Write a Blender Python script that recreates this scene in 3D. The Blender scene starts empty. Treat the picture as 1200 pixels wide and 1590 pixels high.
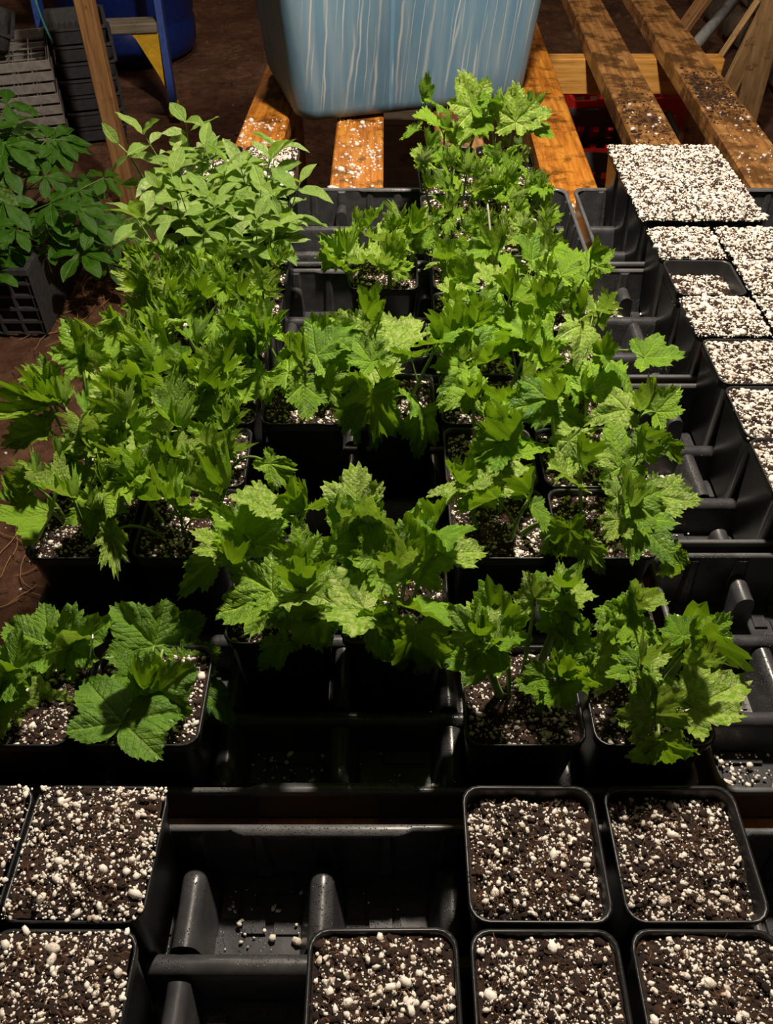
import bpy, math, random
import numpy as np
from mathutils import Vector, Matrix, noise as mnoise

C = bpy.context.scene.collection
SC = bpy.context.scene

# ------------------------------------------------------------------ camera
FPX, TH, CAMZ = 1290.0, math.radians(45.1), 1.17
cam_d = bpy.data.cameras.new('camera'); cam = bpy.data.objects.new('camera', cam_d); C.objects.link(cam)
cam_d.sensor_fit = 'VERTICAL'; cam_d.sensor_height = 36.0; cam_d.lens = 36.0 * FPX / 1590.0
cam_d.clip_start = 0.02; cam_d.clip_end = 60
cam.location = (0, 0, CAMZ); cam.rotation_euler = (math.pi/2 - TH, 0, 0)
SC.camera = cam
# ------------------------------------------------------------------ light
SC.view_settings.view_transform = 'Standard'; SC.view_settings.look = 'None'
SC.view_settings.gamma = 1; SC.view_settings.use_curve_mapping = False
SC.view_settings.exposure = 0.0
w = bpy.data.worlds.new('world'); SC.world = w; w.use_nodes = True
w.node_tree.nodes['Background'].inputs[0].default_value = (1.0, 0.80, 0.62, 1)
w.node_tree.nodes['Background'].inputs[1].default_value = 0.030
def lamp(name, loc, e, col, r):
    l = bpy.data.lights.new(name, 'POINT'); l.energy = e; l.color = col; l.shadow_soft_size = r
    o = bpy.data.objects.new(name, l); o.location = loc; C.objects.link(o); return o
lamp('work_lamp', (0.20, 1.00, 1.74), 118, (1.0, 0.87, 0.70), 0.045)
lamp('background_fill', (-0.45, 2.95, 2.35), 34, (1.0, 0.80, 0.60), 0.06)  # added fill to lift the dark background, not a real fixture

# ------------------------------------------------------------------ helpers
def ray(px, py):
    u = (px-600)/FPX; v = (py-795)/FPX
    return Vector((u, math.cos(TH)-v*math.sin(TH), -math.sin(TH)-v*math.cos(TH)))
def atz(px, py, z):
    d = ray(px, py); t = (z-CAMZ)/d.z
    return Vector((d.x*t, d.y*t, z))
def aty(px, py, Y):
    d = ray(px, py); t = Y/d.y
    return Vector((d.x*t, Y, CAMZ+d.z*t))

class MB:
    def __init__(s): s.v = []; s.f = []; s.sm = []
    def add(s, vs, fs, smooth=False):
        n = len(s.v); s.v += [tuple(p) for p in vs]
        s.f += [tuple(i+n for i in f) for f in fs]; s.sm += [smooth]*len(fs)
    def box(s, x0, x1, y0, y1, z0, z1, M=None, ch=0.0):
        if ch > 0:
            s.cbox(x0, x1, y0, y1, z0, z1, ch, M); return
        vs = [Vector(p) for p in ((x0,y0,z0),(x1,y0,z0),(x1,y1,z0),(x0,y1,z0),(x0,y0,z1),(x1,y0,z1),(x1,y1,z1),(x0,y1,z1))]
        if M: vs = [M@p for p in vs]
        s.add(vs, [(0,3,2,1),(4,5,6,7),(0,1,5,4),(1,2,6,5),(2,3,7,6),(3,0,4,7)])
    def cbox(s, x0, x1, y0, y1, z0, z1, c, M=None):
        # box with chamfered edges
        vs = []; idx = {}
        X=(x0,x1); Y=(y0,y1); Z=(z0,z1)
        for i in (0,1):
            for j in (0,1):
                for k in (0,1):
                    sx = c if i==0 else -c; sy = c if j==0 else -c; sz = c if k==0 else -c
                    for a in range(3):
                        p = [X[i]+sx, Y[j]+sy, Z[k]+sz]; 
                        p[a] = (X[i],Y[j],Z[k])[a]
                        idx[(i,j,k,a)] = len(vs); vs.append(Vector(p))
        F = []
        for i in (0,1): F.append([idx[(i,j,k,0)] for j,k in ((0,0),(1,0),(1,1),(0,1))][::(1 if i else -1)])
        for j in (0,1): F.append([idx[(i,j,k,1)] for i,k in ((0,0),(1,0),(1,1),(0,1))][::(-1 if j else 1)])
        for k in (0,1): F.append([idx[(i,j,k,2)] for i,j in ((0,0),(1,0),(1,1),(0,1))][::(1 if k else -1)])
        for j in (0,1):
            for k in (0,1): F.append([idx[(0,j,k,1)],idx[(1,j,k,1)],idx[(1,j,k,2)],idx[(0,j,k,2)]])
        for i in (0,1):
            for k in (0,1): F.append([idx[(i,0,k,0)],idx[(i,1,k,0)],idx[(i,1,k,2)],idx[(i,0,k,2)]])
        for i in (0,1):
            for j in (0,1): F.append([idx[(i,j,0,0)],idx[(i,j,1,0)],idx[(i,j,1,1)],idx[(i,j,0,1)]])
        for i in (0,1):
            for j in (0,1):
                for k in (0,1): F.append([idx[(i,j,k,a)] for a in range(3)])
        if M: vs = [M@p for p in vs]
        s.add(vs, F)
    def tube(s, pts, radii, n=7, caps=True):
        pts = [Vector(p) for p in pts]; rings = []
        up = Vector((0.13, 0.31, 0.94))
        for i, p in enumerate(pts):
            t = (pts[min(i+1, len(pts)-1)] - pts[max(i-1, 0)])
            if t.length < 1e-9: t = Vector((0,0,1))
            t.normalize()
            a = t.cross(up)
            if a.length < 0.1: a = t.cross(Vector((1,0,0)))
            a.normalize(); b = t.cross(a)
            r = radii[i] if hasattr(radii, '__len__') else radii
            rings.append([p + a*(r*math.cos(2*math.pi*k/n)) + b*(r*math.sin(2*math.pi*k/n)) for k in range(n)])
        vs = [q for r in rings for q in r]; F = []
        for i in range(len(pts)-1):
            for k in range(n):
                F.append((i*n+k, i*n+(k+1)%n, (i+1)*n+(k+1)%n, (i+1)*n+k))
        if caps:
            F.append(tuple(range(n))[::-1]); F.append(tuple((len(pts)-1)*n+k for k in range(n)))
        s.add(vs, F, True)
    def mesh(s, name, mat):
        me = bpy.data.meshes.new(name); me.from_pydata(s.v, [], s.f)
        me.polygons.foreach_set('use_smooth', s.sm); me.materials.append(mat); me.update(); return me

def link(name, me, parent=None, M=None):
    o = bpy.data.objects.new(name, me); C.objects.link(o)
    if parent: o.parent = parent
    if M is not None: o.matrix_local = M
    return o
def tag(o, label=None, cat=None, group=None, kind=None):
    if label: o['label'] = label
    if cat: o['category'] = cat
    if group: o['group'] = group
    if kind: o['kind'] = kind
    return o
def thing(name, label, cat, loc=(0,0,0), rz=0, group=None):
    o = bpy.data.objects.new(name, None); C.objects.link(o); o.empty_display_size = .02
    o.location = loc; o.rotation_euler = (0,0,rz)
    return tag(o, label, cat, group)

# ------------------------------------------------------------------ materials
def newmat(name):
    m = bpy.data.materials.new(name); m.use_nodes = True
    nt = m.node_tree; b = nt.nodes['Principled BSDF']
    return m, nt, b
def nd(nt, t, **kw):
    n = nt.nodes.new(t)
    for k, v in kw.items():
        if k in n.inputs: n.inputs[k].default_value = v
        else: setattr(n, k, v)
    return n
def ramp(nt, fac, stops):
    r = nt.nodes.new('ShaderNodeValToRGB'); e = r.color_ramp.elements
    while len(e) < len(stops): e.new(0.5)
    for i, (p, c) in enumerate(stops):
        e[i].position = p; e[i].color = (*c, 1) if len(c) == 3 else c
    nt.links.new(fac, r.inputs[0]); return r
def mapping(nt, scale=(1,1,1), coord='Object', loc=(0,0,0)):
    tc = nt.nodes.new('ShaderNodeTexCoord'); mp = nt.nodes.new('ShaderNodeMapping')
    mp.inputs['Scale'].default_value = scale; mp.inputs['Location'].default_value = loc
    nt.links.new(tc.outputs[coord], mp.inputs[0]); return mp.outputs[0]
def noise(nt, vec, scale, detail=4, rough=.55):
    n = nt.nodes.new('ShaderNodeTexNoise'); n.inputs['Scale'].default_value = scale
    n.inputs['Detail'].default_value = detail; n.inputs['Roughness'].default_value = rough
    if vec is not None: nt.links.new(vec, n.inputs['Vector'])
    return n.outputs[0]
def bump(nt, h, strength, dist=.001, normal=None):
    b = nt.nodes.new('ShaderNodeBump'); b.inputs['Strength'].default_value = strength; b.inputs['Distance'].default_value = dist
    nt.links.new(h, b.inputs['Height'])
    if normal is not None: nt.links.new(normal, b.inputs['Normal'])
    return b.outputs[0]
def mix(nt, fac, a, b, mode='MIX'):
    m = nt.nodes.new('ShaderNodeMix'); m.data_type = 'RGBA'; m.blend_type = mode
    for inp, v in ((m.inputs[0], fac), (m.inputs[6], a), (m.inputs[7], b)):
        if hasattr(v, 'links') or hasattr(v, 'is_linked'): nt.links.new(v, inp)
        elif isinstance(v, (int, float)): inp.default_value = v
        else: inp.default_value = (*v, 1)
    return m.outputs[2]
def mathn(nt, op, a, b=0.0, c=None):
    m = nt.nodes.new('ShaderNodeMath'); m.operation = op
    for i, v in enumerate((a, b) if c is None else (a, b, c)):
        if isinstance(v, (int, float)): m.inputs[i].default_value = v
        else: nt.links.new(v, m.inputs[i])
    return m.outputs[0]

def m_plastic(name, col, rough=.38, wet=.5, dust=.0):
    m, nt, b = newmat(name)
    v = mapping(nt)
    vo = nd(nt, 'ShaderNodeTexVoronoi', Scale=520.0); nt.links.new(v, vo.inputs['Vector'])
    drop = ramp(nt, vo.outputs['Distance'], [(0.0, (1,1,1)), (0.30, (0,0,0))])
    n = noise(nt, v, 60, 5)
    msk = ramp(nt, noise(nt, v, 14, 3), [(0.48, (0,0,0)), (0.62, (1,1,1))])
    dd = mathn(nt, 'MULTIPLY', drop.outputs[0], msk.outputs[0])
    hh = mathn(nt, 'ADD', mathn(nt, 'MULTIPLY', dd, wet), mathn(nt, 'MULTIPLY', n, .35))
    nt.links.new(bump(nt, hh, .8, .0011), b.inputs['Normal'])
    c = mix(nt, ramp(nt, n, [(0.35, (0,0,0)), (0.75, (1,1,1))]).outputs[0], col, tuple(min(1, x*1.5+dust) for x in col))
    nt.links.new(c, b.inputs['Base Color'])
    r = mathn(nt, 'SUBTRACT', mathn(nt, 'ADD', mathn(nt, 'MULTIPLY', n, .15), rough), mathn(nt, 'MULTIPLY', dd, .2))
    nt.links.new(r, b.inputs['Roughness'])
    b.inputs['Specular IOR Level'].default_value = .5
    return m
M_TRAY = m_plastic('black_tray_plastic', (.034,.034,.038), .24, 1.6, .010)
M_RIM = m_plastic('paler_rim_plastic', (.075,.075,.08), .28, 1.4, .02)  # lighter grey than the tray walls
M_POT = m_plastic('black_pot_plastic', (.012,.012,.013), .32, .4)
M_CRATE = m_plastic('grey_crate_plastic', (.24,.22,.21), .5, .0, .02)
M_CRATE2 = m_plastic('dark_crate_plastic', (.04,.04,.045), .5, .0)
M_RED = m_plastic('red_crate_plastic', (.55,.02,.015), .4, 0)
M_BLUEPL = m_plastic('blue_drum_plastic', (.006,.022,.16), .3, .2)
M_LADB = m_plastic('blue_fibreglass', (.02,.06,.30), .4, .1)
M_YEL = m_plastic('yellow_plastic', (.75,.42,.02), .45, 0)
M_WHITEPL = m_plastic('white_label_plastic', (.7,.68,.6), .5, .1)
M_PIPE = m_plastic('grey_pipe_plastic', (.4,.41,.42), .4, 0)
M_BAG = m_plastic('black_bag_plastic', (.02,.022,.028), .2, .3)
M_TEAL = m_plastic('teal_cord', (.08,.36,.36), .6, 0)

def m_soil():
    m, nt, b = newmat('peat_soil'); v = mapping(nt)
    n = noise(nt, v, 160, 8, .75); n2 = noise(nt, v, 45, 3)
    c = ramp(nt, mathn(nt, 'ADD', mathn(nt, 'MULTIPLY', n, .7), mathn(nt, 'MULTIPLY', n2, .3)),
             [(0.34, (.008,.004,.003)), (0.5, (.040,.017,.010)), (0.68, (.15,.06,.03))])
    nt.links.new(c.outputs[0], b.inputs['Base Color'])
    b.inputs['Roughness'].default_value = .75
    nt.links.new(bump(nt, noise(nt, v, 420, 6, .8), 1.0, .004), b.inputs['Normal'])
    return m
M_SOIL = m_soil()
def m_perlite():
    m, nt, b = newmat('perlite_white'); v = mapping(nt)
    c = ramp(nt, noise(nt, v, 130, 4, .7), [(0.3, (.38,.27,.19)), (0.46, (.74,.68,.61)), (0.7, (.86,.82,.77))])
    nt.links.new(c.outputs[0], b.inputs['Base Color']); b.inputs['Roughness'].default_value = .7
    nt.links.new(bump(nt, noise(nt, v, 900, 3), .4, .001), b.inputs['Normal'])
    return m
M_PERL = m_perlite()
def m_fib():
    m, nt, b = newmat('coir_fibre'); b.inputs['Base Color'].default_value = (.20,.09,.035,1); b.inputs['Roughness'].default_value=.7
    return m
M_FIB = m_fib()

def m_leaf(name, dark, lightc, vein, glare, rough=.25, trans=.30, relief=1.0, glare_pos=.70, oval=False):
    m, nt, b = newmat(name)
    at = nt.nodes.new('ShaderNodeAttribute'); at.attribute_name = 'leafco'   # x along vein, y off vein, z edge
    sep = nt.nodes.new('ShaderNodeSeparateXYZ'); nt.links.new(at.outputs['Vector'], sep.inputs[0])
    u, o, e = sep.outputs[0], sep.outputs[1], sep.outputs[2]
    # secondary veins, a chevron off each main vein
    ph = mathn(nt, 'MULTIPLY', mathn(nt, 'SUBTRACT', u, mathn(nt, 'MULTIPLY', o, .9)), 8.5)
    fr = mathn(nt, 'PINGPONG', ph, .5)                       # 0 at vein
    sec = ramp(nt, fr, [(0.0, (1,1,1)), (0.07, (0,0,0))])
    mainv = ramp(nt, o, [(0.0, (1,1,1)), (0.028, (0,0,0))])
    vv = mathn(nt, 'MAXIMUM', mainv.outputs[0], mathn(nt, 'MULTIPLY', sec.outputs[0], .22))
    oi = nt.nodes.new('ShaderNodeObjectInfo')
    vec = mapping(nt, (1,1,1))
    n = noise(nt, vec, 3.0, 3)
    base = mix(nt, oi.outputs['Random'], dark, lightc)
    base = mix(nt, ramp(nt, n, [(0.3, (0,0,0)), (0.7, (1,1,1))]).outputs[0], base, lightc)
    base = mix(nt, mathn(nt, 'MULTIPLY', vv, .7), base, vein)
    # pale mottling on some leaves: specular glare painted into the base colour
    rnd = mathn(nt, 'GREATER_THAN', mathn(nt, 'FRACT', mathn(nt, 'MULTIPLY', oi.outputs['Random'], 7.31)), glare_pos)
    mot = ramp(nt, noise(nt, vec, 9.0, 5, .8), [(0.47, (0,0,0)), (0.56, (1,1,1))])
    base = mix(nt, mathn(nt, 'MULTIPLY', mathn(nt, 'MULTIPLY', rnd, mot.outputs[0]), .65), base, glare)
    nt.links.new(base, b.inputs['Base Color'])
    b.inputs['Roughness'].default_value = rough
    b.inputs['Specular IOR Level'].default_value = .6
    grv = ramp(nt, fr, [(0.0, (0,0,0)), (0.16, (.8,.8,.8)), (0.45, (1,1,1))])
    h = mathn(nt, 'ADD', mathn(nt, 'MULTIPLY', grv.outputs[0], .22*relief), mathn(nt, 'MULTIPLY', noise(nt, vec, 16, 5, .65), .9))
    h = mathn(nt, 'SUBTRACT', h, mathn(nt, 'MULTIPLY', mainv.outputs[0], .35))
    vo = nd(nt, 'ShaderNodeTexVoronoi', Scale=30.0); nt.links.new(vec, vo.inputs['Vector'])
    dr = ramp(nt, vo.outputs['Distance'], [(0.0, (1,1,1)), (0.22, (0,0,0))])
    h = mathn(nt, 'ADD', h, mathn(nt, 'MULTIPLY', dr.outputs[0], .35))
    nb = bump(nt, h, .9, .0026)
    nt.links.new(nb, b.inputs['Normal'])
    tr = nt.nodes.new('ShaderNodeBsdfTranslucent')
    tc = mix(nt, .4, base, (.36, .60, .012))
    nt.links.new(tc, tr.inputs[0])
    ms = nt.nodes.new('ShaderNodeMixShader'); ms.inputs[0].default_value = trans
    nt.links.new(b.outputs[0], ms.inputs[1]); nt.links.new(tr.outputs[0], ms.inputs[2])
    nt.links.new(ms.outputs[0], nt.nodes['Material Output'].inputs[0])
    return m
M_LC = m_leaf('currant_leaf', (.060,.20,.006), (.24,.44,.016), (.40,.60,.07), (.60,.68,.22))
M_LG = m_leaf('gooseberry_leaf', (.085,.24,.007), (.28,.48,.020), (.42,.60,.08), (.62,.70,.25), glare_pos=.72)
M_LH = m_leaf('oval_leaf', (.10,.24,.025), (.27,.42,.07), (.42,.56,.18), (.55,.64,.32), rough=.36, trans=.36, relief=.35, glare_pos=.75)
M_LB = m_leaf('broad_leaf', (.055,.18,.008), (.16,.33,.016), (.28,.46,.05), (.45,.55,.2), glare_pos=.93)
M_LV = m_leaf('creeper_leaf', (.018,.095,.004), (.065,.20,.008), (.12,.27,.03), (.3,.4,.12), rough=.3, trans=.3, relief=.4, glare_pos=.97)
def m_stem():
    m, nt, b = newmat('green_stem'); v = mapping(nt)
    c = ramp(nt, noise(nt, v, 40, 3), [(0.35, (.10,.19,.03)), (0.7, (.25,.36,.08))])
    nt.links.new(c.outputs[0], b.inputs['Base Color']); b.inputs['Roughness'].default_value = .45
    b.inputs['Subsurface Weight'].default_value = .1; b.inputs['Subsurface Radius'].default_value = (.003,.004,.001)
    return m
M_STEM = m_stem()

def m_wood(name, dark, mid, light, stain=.5, scale=1.0, axis=1, wet=False):
    m, nt, b = newmat(name)
    sc = [16*scale]*3; sc[axis] = 1.3*scale
    v = mapping(nt, tuple(sc)); v2 = mapping(nt)
    g = noise(nt, v, 5, 8, .65); s = noise(nt, v2, 11*scale, 10, .74)
    c = ramp(nt, g, [(0.33, dark), (0.5, mid), (0.68, light)])
    st = ramp(nt, s, [(0.60-stain*.18, (1,1,1)), (0.68-stain*.16, (0,0,0))])
    c2 = mix(nt, mathn(nt, 'MULTIPLY', mathn(nt, 'SUBTRACT', 1.0, st.outputs[0]), .8), c.outputs[0], tuple(x*.28 for x in dark))
    nt.links.new(c2, b.inputs['Base Color']); b.inputs['Roughness'].default_value = .38 if wet else .6
    nt.links.new(bump(nt, g, .5, .002), b.inputs['Normal'])
    return m
M_STRAW = m_wood('dry_straw', (.26,.13,.05), (.38,.21,.08), (.5,.3,.12), .0)
M_SLAT = m_wood('wet_stained_board', (.30,.09,.012), (.58,.21,.025), (.78,.36,.06), .52, wet=True)
M_SLAT2 = m_wood('weathered_board', (.20,.085,.03), (.40,.19,.06), (.56,.32,.12), .80, wet=True)
M_BEAM = m_wood('orange_beam', (.35,.15,.03), (.62,.30,.06), (.75,.42,.12), .25, axis=0)
M_POST = m_wood('brown_stud', (.20,.09,.03), (.36,.18,.07), (.45,.25,.11), .2, axis=2)
M_PLANK = m_wood('pale_plank', (.34,.19,.08), (.58,.36,.16), (.72,.50,.26), .3, axis=2)
M_STEP = m_wood('grey_step_board', (.16,.13,.10), (.26,.22,.17), (.34,.29,.23), .2, axis=0)
def m_ground():
    m, nt, b = newmat('brown_earth'); v = mapping(nt)
    n = noise(nt, v, 26, 9, .72); n2 = noise(nt, v, 4, 4)
    c = ramp(nt, mathn(nt, 'ADD', mathn(nt, 'MULTIPLY', n, .6), mathn(nt, 'MULTIPLY', n2, .4)),
             [(0.34, (.09,.038,.021)), (0.5, (.28,.125,.070)), (0.66, (.52,.28,.17))])
    nt.links.new(c.outputs[0], b.inputs['Base Color']); b.inputs['Roughness'].default_value = .6
    nt.links.new(bump(nt, noise(nt, v, 90, 8, .8), 1.0, .02), b.inputs['Normal'])
    return m
M_GROUND = m_ground()
def m_stone():
    m, nt, b = newmat('rough_stone'); v = mapping(nt)
    c = ramp(nt, noise(nt, v, 7, 6, .7), [(0.3, (.05,.035,.025)), (0.7, (.20,.14,.10))])
    nt.links.new(c.outputs[0], b.inputs['Base Color']); b.inputs['Roughness'].default_value = .9
    nt.links.new(bump(nt, noise(nt, v, 30, 6, .7), .8, .02), b.inputs['Normal'])
    return m
M_STONE = m_stone()
def m_tub():
    m, nt, b = newmat('streaked_blue_plastic')
    v = mapping(nt, (38, 38, .8)); v2 = mapping(nt)
    s = noise(nt, v, 1.0, 3, .5)
    sx_ = nt.nodes.new('ShaderNodeSeparateXYZ'); nt.links.new(mapping(nt), sx_.inputs[0])
    lines = None
    for frq, ofs, thn in ((31.0, .0, .045), (47.0, .37, .035), (19.0, .71, .05)):
        xx = mathn(nt, 'ADD', mathn(nt, 'MULTIPLY', mathn(nt, 'ADD', sx_.outputs[0], sx_.outputs[1]), frq), ofs)
        xx = mathn(nt, 'ADD', xx, mathn(nt, 'MULTIPLY', noise(nt, mapping(nt, (9, 9, 5), loc=(ofs*9,0,0)), 1.0, 3), .8))
        ln = ramp(nt, mathn(nt, 'PINGPONG', xx, .5), [(0.0, (1,1,1)), (thn*1.6, (0,0,0))])
        mk = ramp(nt, noise(nt, mapping(nt, (26, 26, 2.4), loc=(0,ofs*7,ofs)), 1.0, 2), [(0.46, (0,0,0)), (0.60, (1,1,1))])
        l1 = mathn(nt, 'MULTIPLY', ln.outputs[0], mk.outputs[0]); lines = l1 if lines is None else mathn(nt, 'MAXIMUM', lines, l1)
    class st: outputs = [lines]
    soft = ramp(nt, s, [(0.45, (0,0,0)), (0.75, (1,1,1))])
    base = mix(nt, ramp(nt, noise(nt, v2, 3, 3), [(0.3, (0,0,0)), (0.7, (1,1,1))]).outputs[0], (.085,.19,.30), (.13,.25,.36))
    base = mix(nt, mathn(nt, 'MULTIPLY', soft.outputs[0], .45), base, (.32,.40,.46))
    sepn = nt.nodes.new('ShaderNodeSeparateXYZ'); nt.links.new(mapping(nt), sepn.inputs[0])
    hi = ramp(nt, mathn(nt, 'ADD', sepn.outputs[2], mathn(nt, 'MULTIPLY', noise(nt, mapping(nt, (20,20,2)), 1.0, 2), .09)), [(0.055, (0,0,0)), (0.10, (1,1,1))])
    base = mix(nt, mathn(nt, 'MULTIPLY', mathn(nt, 'MULTIPLY', st.outputs[0], .7), hi.outputs[0]), base, (.62,.60,.56))
    low = ramp(nt, mathn(nt, 'ADD', sepn.outputs[2], mathn(nt, 'MULTIPLY', noise(nt, v2, 30, 4), .02)), [(0.012, (1,1,1)), (0.028, (0,0,0))])
    base = mix(nt, mathn(nt, 'MULTIPLY', low.outputs[0], .7), base, (.06,.05,.035))
    nt.links.new(base, b.inputs['Base Color']); b.inputs['Roughness'].default_value = .42
    nt.links.new(bump(nt, noise(nt, v2, 60, 4), .15, .002), b.inputs['Normal'])
    return m
M_TUB = m_tub()

# ------------------------------------------------------------------ ground and wall (structure)
def grid_mesh(name, x0, x1, y0, y1, nx, ny, fz, mat):
    xs = np.linspace(x0, x1, nx); ys = np.linspace(y0, y1, ny)
    vs = [(x, y, fz(x, y)) for y in ys for x in xs]
    fs = [(j*nx+i, j*nx+i+1, (j+1)*nx+i+1, (j+1)*nx+i) for j in range(ny-1) for i in range(nx-1)]
    me = bpy.data.meshes.new(name); me.from_pydata(vs, [], fs); me.polygons.foreach_set('use_smooth', [True]*len(fs))
    me.materials.append(mat); me.update(); return me
def gz(x, y):
    return .022*mnoise.noise((x*2.2, y*2.2, 0)) + .010*mnoise.noise((x*9, y*9, 3)) + .004*mnoise.noise((x*30, y*30, 5)) - .012
tag(link('floor', grid_mesh('floor', -4.5, 2.2, -.8, 6.6, 300, 320, gz, M_GROUND)), 'brown earth floor strewn with straw and white specks', kind='structure')
rng = random.Random(5)
wall = tag(bpy.data.objects.new('wall_right', None), 'rough dark stone wall behind the leaning boards', kind='structure'); C.objects.link(wall)
mb = MB(); mb.box(1.56, 1.75, .6, 6.6, -.05, 2.2); link('mortar', mb.mesh('mortar', M_GROUND), wall)
z = 0.0; row = 0
while z < 2.0:
    h = rng.uniform(.12, .18); y = .62 + rng.uniform(0, .1)
    while y < 6.3:
        L = rng.uniform(.16, .34)
        me = bpy.data.meshes.new('stone')
        m2 = MB(); nx = 6; ny = 5
        vs = []
        for j in range(ny):
            for i in range(nx):
                a = i/(nx-1)*2-1; b2 = j/(ny-1)*2-1
                d = (1-abs(a)**4)*(1-abs(b2)**4)
                vs.append((1.57-.055*d**.4-rng.uniform(0,.012), y+.01+(L-.02)*(a*.5+.5), z+.008+(h-.016)*(b2*.5+.5)))
        m2.add(vs, [(j*nx+i, (j+1)*nx+i, (j+1)*nx+i+1, j*nx+i+1) for j in range(ny-1) for i in range(nx-1)], True)
        if y > 1.6: link('stone', m2.mesh('stone', M_STONE), wall)
        y += L
    z += h
mb = MB(); mb.box(-4.5, 2.2, 6.3, 6.5, -.1, 2.6)
tag(link('wall_back', mb.mesh('wall_back', M_STONE)), 'dark back wall of the shed', kind='structure')

# ------------------------------------------------------------------ pallet table
ptop = .528
pal = thing('pallet_table', 'stained wooden pallet of wide boards under the black trays', 'pallet', (0,0,0))
def board(name, x_at, slope, y0, y1, wdt, mat, parent, th=.038, ztop=ptop):
    mb = MB(); L = y1-y0; ang = math.atan(slope)
    mb.cbox(0, wdt, 0, L, -th, 0, .003)
    # a little waviness along the board
    me = mb.mesh(name, mat)
    o = link(name, me, parent); o.location = (x_at + slope*(y0-1.49), y0, ztop); o.rotation_euler = (0,0,-ang)
    return o
board('board', -.302, .03, -.05, 2.45, .092, M_SLAT, pal)
board('board', -.102, .00, -.05, 2.5, .096, M_SLAT, pal)
board('board', .095, .01, -.05, 2.5, .095, M_SLAT2, pal)
board('board', .285, .02, -.05, 2.78, .094, M_SLAT, pal)
board('board', .478, .031, -.05, 3.05, .094, M_SLAT2, pal)
board('board', .655, .034, -.05, 3.0, .096, M_SLAT2, pal)
board('board', .86, .03, -.05, 1.42, .095, M_SLAT2, pal)
mb = MB()
for yy in (.15, 1.22):
    mb.cbox(-.32, .98, yy, yy+.04, ptop-.13, ptop-.039, .003)
link('cross_beam', mb.mesh('cross_beam', M_POST), pal)
mb = MB(); mb.cbox(-.30, .86, 2.30, 2.345, ptop-.125, ptop-.039, .003)
link('cross_beam', mb.mesh('cross_beam', M_BEAM), pal)
for (x, y) in ((-.25,1.28),(.84,2.34),(-.28,.18),(.85,.18),(.80,1.28),(-.26,2.36)):
    mb = MB(); mb.cbox(x-.03, x+.03, y-.02, y+.025, .0, ptop-.131 , .003); link('leg', mb.mesh('leg', M_POST), pal)

# ------------------------------------------------------------------ propagation trays
TW, TD, THT = .540, .245, .062
def tunnel(mb, a, b, r, top, flare, n=8, cap0=False, cap1=False, round0=False, round1=False):
    # inverted-U ridge from a to b (2D), profile: half circle radius r on flared sides
    a = Vector((a[0], a[1])); b = Vector((b[0], b[1])); d = (b-a).normalized(); s = Vector((-d.y, d.x)); L = (b-a).length
    prof = [(-flare, 0)] + [(-r*math.cos(math.pi*k/n), top-r+r*math.sin(math.pi*k/n)) for k in range(n+1)] + [(flare, 0)]
    st = [(0, 1.0)] if not round0 else [(0, .35), (.0025, .72), (.007, .93), (.013, 1.0)]
    en = [(L, 1.0)] if not round1 else [(L-.013, 1.0), (L-.007, .93), (L-.0025, .72), (L, .35)]
    secs = st + [(L*.33, 1.0), (L*.66, .985)] + en
    vs = []; m = len(prof)
    for (t, q) in secs:
        for (o, z) in prof:
            p = a + d*t + s*(o*(.6+.4*q)); vs.append((p.x, p.y, z*q if z > 0 else 0))
    F = [(i*m+k, i*m+k+1, (i+1)*m+k+1, (i+1)*m+k) for i in range(len(secs)-1) for k in range(m-1)]
    mb.add(vs, F, True)
    for c, i in ((cap0 or round0, 0), (cap1 or round1, len(secs)-1)):
        if c: mb.add([vs[i*m+k] for k in range(m)], [tuple(range(m))], False)
def ring_loop(hx, hy, r, n=4, cx=0, cy=0):
    pts = []
    for (sx, sy, a0) in ((1,1,0),(-1,1,90),(-1,-1,180),(1,-1,270)):
        for k in range(n+1):
            a = math.radians(a0+90*k/n)
            pts.append((cx+sx*(hx-r)+r*math.cos(a), cy+sy*(hy-r)+r*math.sin(a)))
    return pts
def loft(mb, rings, smooth=True, close=True):
    n = len(rings[0]); vs = [p for r in rings for p in r]
    F = [(i*n+k, i*n+(k+1)%n, (i+1)*n+(k+1)%n, (i+1)*n+k) for i in range(len(rings)-1) for k in range(n)]
    mb.add(vs, F, smooth)
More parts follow.
